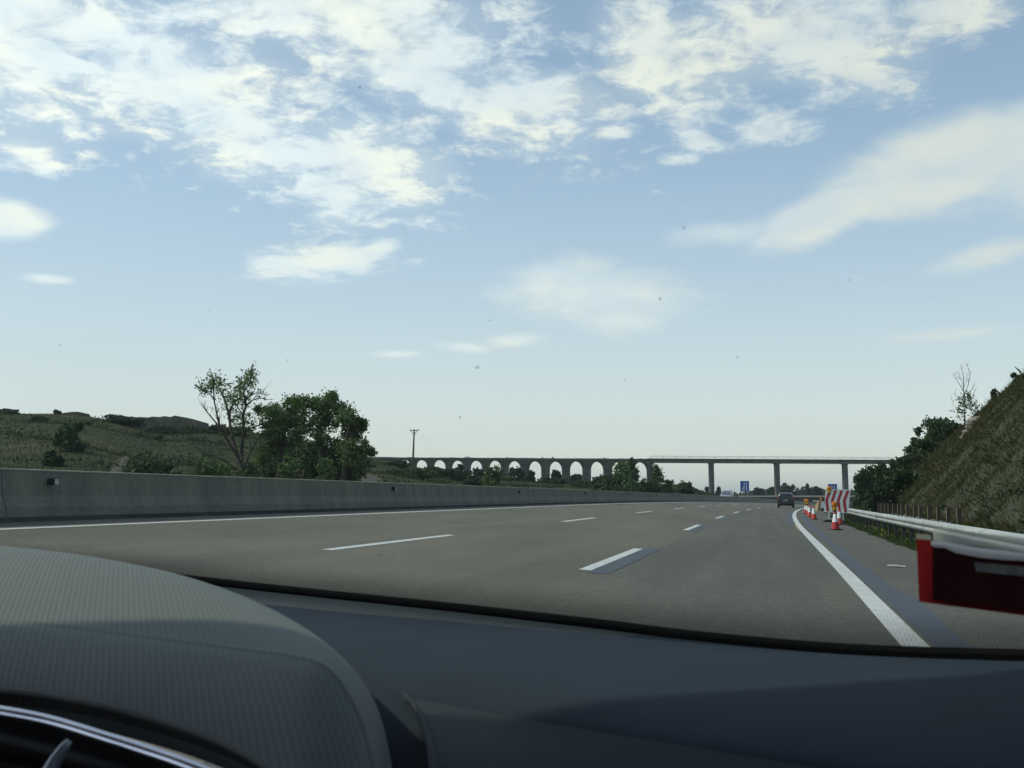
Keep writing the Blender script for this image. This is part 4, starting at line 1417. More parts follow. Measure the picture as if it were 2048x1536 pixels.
MB().prism([(-0.02, 0.004), (0.55, 0.004), (0.42, 0.27), (0.12, 0.27)], lambda u_, v_, t_: Vector((u_, t_, v_)), -0.95, -0.80).build('foot', M_rub, bt)
MB().box((-0.25, 0.3, 0.99), (0.5, 0.9, 0.06)).build('cap', M_wht, bt)
ll_ = make_lamp(bt, (0.1, -0.5, 0.99), 1.0)

# scrap on the shoulder
Yk, sk = on_road(1792, 1133)
b = MB()
sp_ = [(-0.17, -0.10), (-0.02, -0.16), (0.16, -0.05), (0.19, 0.12), (0.03, 0.19), (-0.12, 0.10)]
b.add([R(sk + a, Yk + c2 * 1.6, 0.006 + 0.012 * (i % 2)) for i, (a, c2) in enumerate(sp_)] + [R(sk, Yk, 0.03)], [(i, (i + 1) % 6, 6) for i in range(6)])
tag(b.build('litter_scrap', mat('pale_scrap', (0.40, 0.40, 0.35), 0.8, var=0.15)), 'flat pale scrap of litter lying on the hard shoulder', 'litter')


# ------------------------------------------------------------------ blue lane signs
def lane_sign(label, x0, x1, y0_, y1_, Y, bars):
    a = P(x0, y0_, Y); c2 = P(x1, y1_, Y)
    g = -1.2 + DZ(Y)
    t_ = thing('lane_sign', label, 'road sign', ((a.x + c2.x) / 2, Y, g), 0, 'blue lane signs facing traffic')
    W, H = c2.x - a.x, a.z - c2.z
    zc = (a.z + c2.z) / 2 - g
    MB().box((0, 0, zc), (W, 0.05, H)).build('sign_face', M_blue, t_)
    for i in (-1, 1):
        MB().box((i * W * 0.3, 0.06, zc / 2), (0.08, 0.06, zc + H * 0.4)).build('leg', M_steel, t_)
    b_ = MB()
    for poly in bars:
        b_.add([Vector(((u_ - 0.5) * W, -0.03, zc + (0.5 - v_) * H)) for u_, v_ in poly], [tuple(range(len(poly)))])
    b_.build('lane_arrows', M_wht, t_)
    return t_


def bar(u0, v0, u1, v1, w_=0.055):
    return [(u0 - w_ / 2, v0), (u0 + w_ / 2, v0), (u1 + w_ / 2, v1), (u1 - w_ / 2, v1)]


bars = [bar(0.69, 0.22, 0.69, 0.9), bar(0.44, 0.2, 0.44, 0.9), bar(0.44, 0.5, 0.27, 0.68), bar(0.27, 0.68, 0.27, 0.9),
        [(0.64, 0.22), (0.69, 0.12), (0.74, 0.22)], [(0.39, 0.2), (0.44, 0.1), (0.49, 0.2)]]
lane_sign('blue lane sign with white lane arrows standing left, above the median wall', 1480.3, 1498.4, 962, 983.2, 205, bars)
lane_sign('blue lane sign with white bars partly hidden behind the chevron board', 1655.5, 1674.5, 968, 989, 205, bars)


# ------------------------------------------------------------------ vehicles
def car_mesh(W, H, L, hood, shape, glass):
    """lofted body: list of (y, half-width, z0, z_belt, z_top, half-width-top)"""
    b_ = MB(); rows_ = []
    for y, hw, z0, zb, zt, ht in shape:
        rows_.append([Vector((-hw * 0.96, y, z0)), Vector((-hw, y, z0 + 0.25)), Vector((-hw, y, zb)), Vector((-(hw * 0.25 + ht * 0.75), y, zb + (zt - zb) * 0.75)), Vector((-ht * 0.85, y, zt)), Vector((0, y, zt + 0.02)),
                      Vector((ht * 0.85, y, zt)), Vector(((hw * 0.25 + ht * 0.75), y, zb + (zt - zb) * 0.75)), Vector((hw, y, zb)), Vector((hw, y, z0 + 0.25)), Vector((hw * 0.96, y, z0))])
    b_.grid(rows_, close=True)
    n_ = 11
    b_.f.append(tuple(range(n_))); b_.f.append(tuple(len(b_.v) - n_ + k for k in range(n_)))
    return b_


M_navy = mat('dark_car_paint', (0.012, 0.014, 0.022), 0.25, var=0.1, spec=0.6)
M_silver = mat('silver_car_paint', (0.38, 0.41, 0.44), 0.3, var=0.05, metal=0.3)
M_glass = mat('car_window_glass', (0.012, 0.016, 0.018), 0.06, var=0.05, spec=0.8)
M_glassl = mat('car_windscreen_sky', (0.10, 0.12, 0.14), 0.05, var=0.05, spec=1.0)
M_tail = mat('tail_lamp_red', (0.38, 0.02, 0.02), 0.3, var=0.1)
M_plate = mat('number_plate', (0.30, 0.31, 0.30), 0.5, var=0.1)
M_plast = mat('dark_bumper_plastic', (0.02, 0.021, 0.023), 0.6, var=0.1)

Yc_ = 127.0
pc = P(1572, 1010, Yc_)
car = thing('estate_car', 'dark people carrier with silver roof rails seen from behind in the right lane', 'car', R(pc.x - CX(Yc_), Yc_, 0.005), -0.035)
# local +Y is forward; rear at y=-2.1
shape = [(-2.12, 0.80, 0.42, 0.95, 1.05, 0.74), (-2.08, 0.84, 0.32, 0.98, 1.35, 0.66), (-1.98, 0.865, 0.26, 1.0, 1.52, 0.66), (-1.75, 0.87, 0.24, 1.0, 1.60, 0.66), (-0.6, 0.875, 0.22, 0.98, 1.64, 0.67),
         (0.4, 0.875, 0.22, 0.98, 1.60, 0.66), (1.1, 0.86, 0.22, 0.96, 1.15, 0.62), (1.9, 0.82, 0.24, 0.80, 0.88, 0.60), (2.12, 0.7, 0.32, 0.62, 0.7, 0.5)]
car_mesh(0, 0, 0, 0, shape, None).build('body', M_navy, car, smooth=False)
MB().add([(-0.60, -2.135, 1.02), (0.60, -2.135, 1.02), (0.56, -2.03, 1.50), (-0.56, -2.03, 1.50)], [(0, 1, 2, 3)]).build('rear_window', M_glass, car)
for i in (-1, 1):
    MB().add([(i * 0.66, -2.14, 0.86), (i * 0.85, -2.10, 0.88), (i * 0.80, -2.06, 1.28), (i * 0.67, -2.09, 1.24)], [(0, 1, 2, 3)]).build('tail_lamp', M_tail, car)
    MB().tube([(i * 0.60, -1.9, 1.60), (i * 0.62, -1.7, 1.68), (i * 0.62, 0.1, 1.68), (i * 0.60, 0.35, 1.62)], 0.022, 6).build('roof_rail', M_steel, car)
    MB().box((i * 0.97, 0.75, 1.05), (0.20, 0.12, 0.16)).build('mirror', M_plast, car, bevel=0.02)
    MB().add([(i * 0.876, -1.6, 1.02), (i * 0.876, 0.7, 1.02), (i * 0.73, 0.3, 1.50), (i * 0.73, -1.5, 1.50)], [(0, 1, 2, 3)]).build('side_window', M_glass, car)
    for yy_ in (-1.35, 1.35):
        wq = MB(); wq.tube([(i * 0.70, yy_, 0.315), (i * 0.89, yy_, 0.315)], 0.315, 20); tw = wq.build('wheel', M_rub, car)
        MB().tube([(i * 0.88, yy_, 0.315), (i * 0.905, yy_, 0.315)], 0.20, 14).build('rim', M_steel, tw)
MB().box((0, -2.13, 0.48), (1.62, 0.16, 0.26)).build('bumper', M_plast, car, bevel=0.04)
MB().box((0, -2.17, 0.78), (0.52, 0.02, 0.12)).build('number_plate', M_plate, car)
MB().box((0, -2.16, 0.90), (0.78, 0.02, 0.03)).build('tailgate_trim', M_steel, car)
MB().lathe([(0.035, 0), (0.035, 0.02)], 10, (0, -2.15, 0.985)).build('badge', M_steel, car)

Yv = 190.0
pv = P(1454.2, 1000, Yv)
van = thing('oncoming_van', 'silver people carrier coming towards the camera beyond the median wall', 'van', (pv.x, Yv, 0.73 + DZ(Yv) - 0.05), math.pi - 0.10)
zs = (P(1454, 980, Yv).z - van.location.z) / 1.78
shape = [(-2.2, 0.82, 0.3, 1.0, 1.5, 0.72), (-2.0, 0.86, 0.25, 1.05, 1.74, 0.74), (0.3, 0.88, 0.24, 1.03, 1.76, 0.74), (0.9, 0.88, 0.24, 1.02, 1.60, 0.70), (1.55, 0.86, 0.24, 0.98, 1.08, 0.7), (2.05, 0.80, 0.26, 0.82, 0.9, 0.62), (2.2, 0.7, 0.32, 0.66, 0.72, 0.5)]
shape = [(y, hw, z0 * zs, zb * zs, zt * zs, ht) for y, hw, z0, zb, zt, ht in shape]
car_mesh(0, 0, 0, 0, shape, None).build('body', M_silver, van)
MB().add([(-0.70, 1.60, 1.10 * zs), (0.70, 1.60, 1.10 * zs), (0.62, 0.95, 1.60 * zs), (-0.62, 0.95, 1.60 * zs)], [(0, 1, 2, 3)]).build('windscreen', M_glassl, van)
MB().box((0, 2.21, 0.60 * zs), (1.5, 0.05, 0.55 * zs)).build('grille', M_plast, van)
for i in (-1, 1):
    MB().box((i * 0.66, 2.14, 0.74 * zs), (0.26, 0.10, 0.16)).build('headlamp', M_wht, van, bevel=0.02)
    MB().box((i * 0.98, 0.9, 1.1 * zs), (0.2, 0.12, 0.18)).build('mirror', M_silver, van, bevel=0.02)
    for yy_ in (-1.4, 1.4):
        MB().tube([(i * 0.70, yy_, 0.32), (i * 0.90, yy_, 0.32)], 0.32, 18).build('wheel', M_rub, van)

# ------------------------------------------------------------------ our own car: dashboard, hood, windscreen
own = thing('car_cabin', 'grey dashboard, ribbed centre hood and sloping windscreen of the car we sit in', 'car', (-0.4, 0.2, 0))


def ribmat(name, c0, c1, freq, ang, rough=0.75, bump=0.4, axis='X'):
    m = bpy.data.materials.new(name); m.use_nodes = True
    t = NT(m.node_tree); bs = t.n['Principled BSDF']
    bs.inputs['Roughness'].default_value = rough; bs.inputs['Specular IOR Level'].default_value = 0.3
    ob = t.new('ShaderNodeTexCoord')
    sp = t.new('ShaderNodeSeparateXYZ'); t.link(ob.outputs['Object'], sp.inputs[0])
    a_ = 0.571 + ang
    x = t.math('MULTIPLY', t.math('ADD', t.math('MULTIPLY', sp.outputs[0], math.cos(a_)), t.math('MULTIPLY', sp.outputs[1], math.sin(a_))), freq)
    sn = t.math('SINE', t.math('MULTIPLY', x, 6.2832))
    f = t.smooth(sn, -0.9, 0.9)
    nz = t.noise(t.new('ShaderNodeTexCoord').outputs['Object'], 900, 2, 0.6)
    col = t.mix(f, c0, c1)
    col = t.mix(t.math('MULTIPLY', nz, 0.25), col, tuple(x_ * 0.7 for x_ in c1))
    t.link(col, bs.inputs['Base Color'])
    bp_ = t.new('ShaderNodeBump'); bp_.inputs['Strength'].default_value = bump; bp_.inputs['Distance'].default_value = 0.001
    t.put(bp_.inputs['Height'], f); t.link(bp_.outputs[0], bs.inputs['Normal'])
    return m


def surf(name, rows, m, parent, sub=2, thick=0.0):
    """rows of points -> smooth surface with uv over the grid"""
    b_ = MB(); b_.grid(rows)
    me = bpy.data.meshes.new(name); me.from_pydata([tuple(v) for v in b_.v], [], b_.f); me.update()
    nr, nc = len(rows), len(rows[0])
    uvl = me.uv_layers.new(name='UVMap')
    for lp_ in me.loops:
        i, k = divmod(lp_.vertex_index, nc)
        uvl.data[lp_.index].uv = (k / (nc - 1), i / (nr - 1))
    me.polygons.foreach_set('use_smooth', [True] * len(me.polygons))
    me.materials.append(m)
    o = bpy.data.objects.new(name, me); C.objects.link(o)
    if sub:
        md = o.modifiers.new('sub', 'SUBSURF'); md.levels = sub; md.render_levels = sub
    if thick:
        md = o.modifiers.new('thick', 'SOLIDIFY'); md.thickness = thick; md.offset = -1
    if isinstance(parent, bpy.types.Object):
        o.parent = parent; o.matrix_parent_inverse = Matrix.Translation(own.location).inverted()
    return o


def crv(pts_, x):
    return float(np.interp(x, [p_[0] for p_ in pts_], [p_[1] for p_ in pts_]))


def smooth_curve(pts_, n_):
    """resample a polyline of tuples by Catmull-Rom"""
    P_ = [np.array(p_, float) for p_ in pts_]
    P_ = [2 * P_[0] - P_[1]] + P_ + [2 * P_[-1] - P_[-2]]
    out = []
    m_ = len(P_) - 3
    for j in range(n_):
        t_ = j / (n_ - 1) * m_; i = min(int(t_), m_ - 1); u_ = t_ - i
        a, b_, c2, d = P_[i:i + 4]
        out.append(0.5 * (2 * b_ + (c2 - a) * u_ + (2 * a - 5 * b_ + 4 * c2 - d) * u_ ** 2 + (3 * b_ - a - 3 * c2 + d) * u_ ** 3))
    return out


M_vinyl = mat('blue_grey_vinyl', (0.025, 0.036, 0.050), 0.7, col2=(0.021, 0.031, 0.043), scale=8, bump=0.25, bscale=900, spec=0.12, fine=0.06, fscale=700)
M_vinylg = ribmat('green_grey_vinyl', (0.018, 0.023, 0.023), (0.0198, 0.0255, 0.025), 420, -.3, 0.75, 0.12)
M_rib = ribmat('ribbed_grey_vinyl', (0.122, 0.139, 0.122), (0.147, 0.166, 0.146), 262, 0, 0.65, 0.2)
M_seal = mat('black_seal', (0.006, 0.007, 0.008), 0.8, var=0.2, spec=0.05)

# base of the windscreen (photo points with distance)
BASE = [(-500, 1085, 1.36), (-200, 1105, 1.33), (200, 1135, 1.28), (370, 1155, 1.24), (600, 1181, 1.18), (900, 1212, 1.09), (1200, 1246, 1.01), (1400, 1271, 0.95), (1700, 1297, 0.87), (2048, 1309, 0.79), (2400, 1312, 0.72), (2700, 1306, 0.66)]
NB = 40
base_c = smooth_curve(BASE, NB)
LEDGE = [(-500, 1120, 1.27), (-200, 1140, 1.25), (200, 1172, 1.21), (370, 1190, 1.18), (520, 1204, 1.13), (700, 1222, 1.08), (900, 1239, 1.03), (1150, 1262, 0.96), (1400, 1284, 0.91), (1700, 1306, 0.84), (2048, 1318, 0.765), (2400, 1322, 0.70), (2700, 1318, 0.64)]
ledge_c = smooth_curve(LEDGE, NB)
MIDL = [(-500, 1200, 1.05), (370, 1262, 0.98), (700, 1296, 0.92), (1100, 1335, 0.82), (1500, 1370, 0.74), (2048, 1400, 0.64), (2400, 1410, 0.58), (2800, 1410, 0.53)]
mid_c = smooth_curve(MIDL, NB)
SEAM = [(-500, 1300, 0.9435), (370, 1330, 0.8658), (800, 1388, 0.7770), (1024, 1426, 0.7326), (1400, 1478, 0.6438), (1700, 1520, 0.5883), (2048, 1568, 0.5217), (2400, 1610, 0.4773), (2800, 1650, 0.4440)]
seam_c = smooth_curve(SEAM, NB)
toP = lambda lst, dz=0.0: [P(a[0], a[1], a[2]) + Vector((0, 0, dz)) for a in lst]
rows = []
back = [p_ + Vector((0, 0.03, -0.004)) for p_ in toP(base_c)]
seal_top = toP(base_c)
base_c_pts = seal_top
r_ledge = toP(ledge_c); r_mid = toP(mid_c); r_seam = toP(seam_c)
pre = [a.lerp(b_, 0.75) + Vector((0, 0, -0.006)) for a, b_ in zip(seal_top, r_ledge)]
post = [a.lerp(b_, 0.12) + Vector((0, 0, -0.001)) for a, b_ in zip(r_ledge, r_mid)]
inner = [a.lerp(b_, 0.10) + Vector((0, 0, -0.0045)) for a, b_ in zip(seal_top, r_ledge)]
rows = [[p_ + Vector((0, 0.05, -0.12)) for p_ in base_c_pts], back, inner, pre, r_ledge, post, r_mid, [a.lerp(b_, 0.55) + Vector((0, 0, 0.004)) for a, b_ in zip(r_mid, r_seam)], r_seam,
        [p_ + Vector((0, -0.006, -0.006)) for p_ in r_seam]]
surf('dashboard', rows, M_vinyl, own, 2)
M_ledge = mat('ledge_vinyl', (0.027, 0.036, 0.036), 0.6, col2=(0.023, 0.031, 0.032), scale=8, bump=0.2, bscale=900, spec=0.35)
nl = [i for i, a in enumerate(base_c) if a[0] < 1420]
m_ = nl[-1] + 1
up_ = lambda v, z_: v + Vector((0, 0, z_))
fade = [min(1.0, max(0.0, (1420 - base_c[i][0]) / 500)) for i in range(m_)]
surf('windscreen_ledge', [[up_(inner[i], 0.0012 * fade[i] - 0.0006) for i in range(m_)], [up_(pre[i], 0.0050 * fade[i] - 0.001) for i in range(m_)], [up_(r_ledge[i], 0.0042 * fade[i] - 0.001) for i in range(m_)],
                    [up_(r_ledge[i].lerp(r_mid[i], 0.04), 0.0015 * fade[i] - 0.0012) for i in range(m_)], [up_(r_ledge[i].lerp(r_mid[i], 0.07), -0.004) for i in range(m_)]], M_ledge, own, 1)
LIP = [(800, 1386, 0.7714), (815, 1398, 0.7548), (836, 1430, 0.7104), (850, 1470, 0.6660), (858, 1520, 0.6216), (862, 1600, 0.5772), (862, 1700, 0.5328), (860, 1800, 0.4995)]
lipc = smooth_curve(LIP, 12)
rseamc = smooth_curve([q_ for q_ in SEAM if q_[0] >= 800], 30)
low = []
for k, a in enumerate(lipc):
    f = k / 11
    A_ = P(a[0], a[1], a[2])
    row = []
    for j, q_ in enumerate(rseamc):
        g = j / 29
        B_ = P(q_[0], q_[1], q_[2]) + Vector((0, -0.17 * f - 0.002, -0.07 * f * f - 0.045 * f - 0.002))
        A2 = A_ + (P(q_[0], q_[1], q_[2]) - P(800, 1388, 0.7715))
        w_ = min(1, g * 2.2); w_ = w_ * w_ * (3 - 2 * w_)
        row.append(A2.lerp(B_, w_) + Vector((0, 0, 0.004 * math.sin(math.pi * min(1, g * 6)) * min(1, f * 3) - 0.002)))
    low.append(row)
surf('passenger_panel', low, M_vinylg, own, 1)
lip = [[P(a[0] - 1, a[1], a[2]) + Vector((0, 0, 0.0005)) for a in lipc], [P(a[0] + 8, a[1] - 1, a[2]) + Vector((0, 0, 0.0018)) for a in lipc], [P(a[0] + 22, a[1] + 4, a[2]) + Vector((0, 0, -0.003)) for a in lipc]]
surf('panel_lip', lip, M_vinylg, own, 1)
M_rec = mat('recess_dark', (0.016, 0.023, 0.032), 0.8, var=0.1, spec=0.1)
rec = []
seam_at = lambda x_: (crv([(q_[0], q_[1]) for q_ in SEAM], x_), crv([(q_[0], q_[2]) for q_ in SEAM], x_))
for dy_, dd_, dz_ in ((-5, 0.004, -0.0012), (18, -0.02, -0.005), (70, -0.065, -0.016), (150, -0.12, -0.035), (300, -0.19, -0.05), (450, -0.24, -0.06)):
    rec.append([P(x_, seam_at(x_)[0] + dy_, seam_at(x_)[1] + dd_) + Vector((0, 0, dz_)) for x_ in (560, 650, 700, 740, 780, 803, 830, 872)])
surf('dash_recess', rec, M_vinyl, own, 1)
# black seal tube along the glass
o = MB().tube([p_ + Vector((0, 0.004, -0.002)) for p_ in seal_top], 0.0052, 10).build('windscreen_seal', M_seal, None, smooth=True); rel(o, own)

# centre hood
OUT = [(-420, 1062, 1.02), (-200, 1074, 1.0), (0, 1090, 0.98), (130, 1104, 0.965), (250, 1124, 0.95), (370, 1152, 0.93), (500, 1200, 0.885), (610, 1262, 0.825), (700, 1340, 0.755), (755, 1420, 0.69), (778, 1500, 0.63), (784, 1580, 0.58), (786, 1700, 0.53)]
FR = [(-420, 1345, 0.60), (-200, 1358, 0.595), (0, 1378, 0.585), (100, 1390, 0.58), (200, 1408, 0.57), (300, 1434, 0.56), (400, 1466, 0.545), (480, 1500, 0.53), (540, 1536, 0.515), (590, 1575, 0.50), (630, 1630, 0.49), (650, 1690, 0.48), (660, 1760, 0.47)]
NH = 34
oc = toP(smooth_curve(OUT, NH)); fc = toP(smooth_curve(FR, NH))
rows = [[p_ + Vector((0, 0.03, -0.12)) for p_ in oc], [p_ + Vector((0, 0.012, -0.02)) for p_ in oc], oc]
BND = [(-420, 1195, 0.70), (-200, 1216, 0.69), (0, 1240, 0.68), (130, 1254, 0.672), (250, 1269, 0.662), (370, 1284, 0.65), (500, 1301, 0.635), (590, 1313, 0.62), (655, 1334, 0.605), (705, 1400, 0.585), (735, 1480, 0.56), (752, 1560, 0.535), (764, 1690, 0.505)]
bc_ = toP(smooth_curve(BND, NH))
fadeh = [min(1.0, max(0.0, (NH - 1 - i - 9) / 8)) for i in range(NH)]
for f, lift in ((0.10, 0.010), (0.35, 0.017), (0.65, 0.014), (0.90, 0.005), (0.98, 0.001)):
    rows.append([a.lerp(b_, f) + Vector((0, 0, lift * 0.5)) for a, b_ in zip(oc, bc_)])
rows.append([p_ + Vector((0, 0, 0.0012)) for p_ in bc_])
rows.append([p_.lerp(q_, 0.03) + Vector((0, 0, 0.0001 * k_)) for p_, q_, k_ in zip(bc_, fc, fadeh)])
for f, lift in ((0.15, 0.003), (0.40, 0.0045), (0.70, 0.005), (0.92, 0.003)):
    rows.append([a.lerp(b_, f) + Vector((0, 0, lift)) for a, b_ in zip(bc_, fc)])
rows.append([p_ + Vector((0, 0, 0.001)) for p_ in fc])
rows.append(fc)
surf('centre_hood', rows, M_rib, own, 2)


# trim below the hood: rolled edge, dark mesh strip, grey strip, chrome arc, vent
def offs(lst, dyp, dd_=0.0):
    return [(a[0] + 0.35 * dyp, a[1] + dyp, a[2] + dd_) for a in lst]


frs = [tuple(a) for a in smooth_curve(FR, NH)]
M_strip = mat('dark_textured_trim', (0.032, 0.033, 0.030), 0.8, col2=(0.016, 0.017, 0.016), scale=260, bump=0.6, bscale=500, lo=0.45, hi=0.55)
M_edge = mat('olive_grey_trim', (0.115, 0.12, 0.105), 0.7, var=0.1, scale=60)
M_chrome = mat('satin_chrome', (0.62, 0.63, 0.68), 0.22, var=0.05, metal=1.0)
o = MB().tube(toP(offs(frs, 2)), 0.0022, 8).build('rolled_edge', M_edge, None, smooth=True); rel(o, own)
surf('mesh_trim', [toP(offs(frs, 3), -0.001), toP(offs(frs, 14), -0.001), toP(offs(frs, 27), -0.001)], M_strip, own, 1)
surf('lower_trim', [toP(offs(frs, 27), -0.0008), toP(offs(frs, 31), 0.001), toP(offs(frs, 38), 0.0005), toP(offs(frs, 42), -0.004)], M_edge, own, 1)
vent = thing('air_vent', None, None); vent.parent = own
vent.name = 'air_vent'
ARC = [(-420, 1370, 0.565), (-200, 1390, 0.56), (0, 1421, 0.55), (100, 1440, 0.545), (200, 1470, 0.535), (300, 1502, 0.525), (380, 1530, 0.515), (460, 1564, 0.505), (560, 1612, 0.49), (640, 1660, 0.48)]
arc_c = smooth_curve(ARC, 26)
def vrel(o):
    o.parent = vent; o.matrix_parent_inverse = Matrix.Translation(own.location).inverted(); return o
arcp = toP(arc_c)
vrel(surf('chrome_trim', [[p_ + Vector((0, 0.003, 0.001)) for p_ in arcp], [p_ + Vector((0, 0, 0.0034)) for p_ in arcp], [p_ + Vector((0, -0.003, 0.0015)) for p_ in arcp],
                          [p_ + Vector((0, -0.0045, -0.0018)) for p_ in arcp], [p_ + Vector((0, -0.002, -0.0035)) for p_ in arcp]], M_chrome, own, 1))
M_cav = mat('vent_cavity_black', (0.006, 0.006, 0.007), 0.7, var=0.1)
vrel(surf('cavity', [[p_ + Vector((0, 0.004, -0.001)) for p_ in arcp], [p_ + Vector((0, 0.02, -0.02)) for p_ in arcp], [p_ + Vector((0, 0.015, -0.14)) for p_ in arcp]], M_cav, own, 0))
M_slat = mat('vent_slat_plastic', (0.012, 0.010, 0.010), 0.6, var=0.1, spec=0.15)
for dyp, dx in ((52, 0), (95, 0), (140, 0)):
    sl_ = [(-420, 1370 + dyp - 20, 0.545), (0, 1421 + dyp + 6, 0.535), (150, 1457 + dyp + 8, 0.525), (290, 1500 + dyp + 6, 0.515), (480, 1570 + dyp + 6, 0.50)]
    sc2 = toP(smooth_curve(sl_, 16))
    vrel(surf('slat', [[p_ + Vector((0, 0.012, 0.001)) for p_ in sc2], [p_ + Vector((0, 0, 0.0012)) for p_ in sc2], [p_ + Vector((0, -0.001, -0.0015)) for p_ in sc2]], M_slat, own, 1))
tb = [P(139, 1481, 0.515), P(128, 1496, 0.513), P(112, 1520, 0.51), P(95, 1550, 0.507), P(84, 1590, 0.50)]
o = MB().tube(tb, [0.0016, 0.0027, 0.0034, 0.0040, 0.0045], 10).build('vent_tab', mat('silver_tab', (0.42, 0.45, 0.47), 0.4, var=0.05, metal=0.5), None, smooth=True)
vrel(o)

# windscreen: a bowed, sloping pane with a dotted black border at its foot
def clearmat0(name, col, alpha):
    m = bpy.data.materials.new(name); m.use_nodes = True
    bs = m.node_tree.nodes['Principled BSDF']
    bs.inputs['Base Color'].default_value = tuple(col) + (1,); bs.inputs['Roughness'].default_value = 0.8
    bs.inputs['Alpha'].default_value = alpha
    return m


def glassmat():
    m = bpy.data.materials.new('windscreen_glass'); m.use_nodes = True
    t = NT(m.node_tree); t.n.clear()
    tr = t.new('ShaderNodeBsdfTransparent'); tr.inputs[0].default_value = (0.93, 0.968, 0.885, 1)
    gl = t.new('ShaderNodeBsdfGlossy'); gl.inputs['Roughness'].default_value = 0.0
    fr = t.new('ShaderNodeFresnel'); fr.inputs[0].default_value = 1.40
    mx = t.new('ShaderNodeMixShader'); t.put(mx.inputs[0], t.math('MINIMUM', t.math('MULTIPLY', fr.outputs[0], 1.6), 0.4))
    t.link(tr.outputs[0], mx.inputs[1]); t.link(gl.outputs[0], mx.inputs[2])
    out = t.new('ShaderNodeOutputMaterial'); t.link(mx.outputs[0], out.inputs[0])
    return m


def fritmat():
    m = bpy.data.materials.new('dotted_black_border'); m.use_nodes = True
    t = NT(m.node_tree); bs = t.n['Principled BSDF']
    bs.inputs['Base Color'].default_value = (0.02, 0.02, 0.018, 1); bs.inputs['Roughness'].default_value = 0.5
    uvn = t.new('ShaderNodeUVMap'); sp = t.new('ShaderNodeSeparateXYZ'); t.link(uvn.outputs[0], sp.inputs[0])
    a = t.math('SINE', t.math('MULTIPLY', sp.outputs[0], 6.2832 * 420))
    b_ = t.math('SINE', t.math('MULTIPLY', sp.outputs[1], 6.2832 * 5))
    d = t.math('MULTIPLY', a, b_)
    f = t.math('ADD', t.math('MULTIPLY', t.math('SUBTRACT', 1.0, t.smooth(sp.outputs[1], 0.0, 1.0)), 0.72), t.math('MULTIPLY', d, 0.08), clamp=True)
    f = t.math('MULTIPLY', f, t.smooth(sp.outputs[1], 1.0, 0.85))
    tr = t.new('ShaderNodeBsdfTransparent')
    mx = t.new('ShaderNodeMixShader'); t.put(mx.inputs[0], t.math('MULTIPLY', f, 0.8))
    t.link(tr.outputs[0], mx.inputs[1]); t.link(bs.outputs[0], mx.inputs[2])
    t.link(mx.outputs[0], t.n['Material Output'].inputs[0])
    return m


bX = [p_ for p_ in seal_top]
# extend the base curve to both pillars
baseW = [Vector((-1.25, 1.18, 0.99)), Vector((-1.1, 1.28, 0.995))] + bX[::3] + [Vector((0.40, 0.55, 0.955)), Vector((0.48, 0.42, 0.955))]
baseW.sort(key=lambda p_: p_.x)
head_y = lambda x: float(np.interp(x, [-1.3, -0.9, 0.0, 0.2, 0.5], [0.50, HDR, HDR, HDR - 0.08, 0.30]))
HDR = 0.60
rows = []
for f in (0.0, 0.02, 0.06, 0.15, 0.3, 0.5, 0.75, 1.0):
    rows.append([Vector((p_.x * (1 - 0.10 * f) - 0.03 * f, p_.y + (head_y(p_.x) - p_.y) * f, p_.z + 0.002 + (1.53 - p_.z) * (f + 0.12 * math.sin(math.pi * f)))) for p_ in baseW])
surf('windscreen', rows, glassmat(), own, 2)
wsr = rows
def on_glass(u_, v_):
    i = min(int(v_ * (len(wsr) - 1)), len(wsr) - 2); k = min(int(u_ * (len(wsr[0]) - 1)), len(wsr[0]) - 2)
    return wsr[i][k] * 0.25 + wsr[i][k + 1] * 0.25 + wsr[i + 1][k] * 0.25 + wsr[i + 1][k + 1] * 0.25
bb_ = MB()
dirt_px = [(955, 735, 5), (1320, 598, 4), (920, 835, 3), (720, 175, 3.5), (1475, 715, 2.5), (650, 775, 2.5), (120, 690, 2), (310, 855, 2), (1850, 640, 2), (1368, 455, 3), (180, 150, 2), (980, 640, 2),
           (118, 985, 2.2), (300, 905, 1.6), (575, 720, 2), (1250, 760, 2), (905, 980, 2), (1700, 560, 2), (420, 620, 1.6), (760, 1110, 2.4), (1240, 1010, 1.5), (540, 1010, 1.5)]
for (x_, y_, r_) in dirt_px:
    d_ = Vector(ray(x_, y_)).normalized(); o_ = Vector((0, 0, EYE)); best = None
    for i in range(len(wsr) - 1):
        for k in range(len(wsr[0]) - 1):
            q4 = (wsr[i][k], wsr[i][k + 1], wsr[i + 1][k + 1], wsr[i + 1][k])
            for t3 in ((q4[0], q4[1], q4[2]), (q4[0], q4[2], q4[3])):
                h_ = geometry.intersect_ray_tri(*t3, d_, o_, True)
                if h_ is not None and (h_ - o_).dot(d_) > 0.1 and (best is None or (h_ - o_).length < (best - o_).length): best = h_
    if best is None: continue
    c_ = best - d_ * 0.012
    rr = r_ * (best - o_).length / F
    a_ = d_.orthogonal().normalized(); b2 = d_.cross(a_)
    nv = 7
    bb_.add([c_ + (a_ * math.cos(2 * math.pi * k / nv) + b2 * math.sin(2 * math.pi * k / nv)) * rr * rnd.uniform(0.6, 1.2) for k in range(nv)], [tuple(range(nv))])
o = bb_.build('dirt_specks', clearmat0('dirt', (0.16, 0.15, 0.11), 0.34)); rel(o, own); o['kind'] = 'stuff'
fr_rows = []
for f in (0.0, 0.012, 0.024, 0.036, 0.046):
    fr_rows.append([Vector((p_.x, p_.y + (head_y(p_.x) - p_.y) * f - 0.004, p_.z + 0.001 + (1.53 - p_.z) * (f + 0.12 * math.sin(math.pi * f)) - 0.001)) for p_ in bX])
surf('windscreen_border', fr_rows, fritmat(), own, 1)

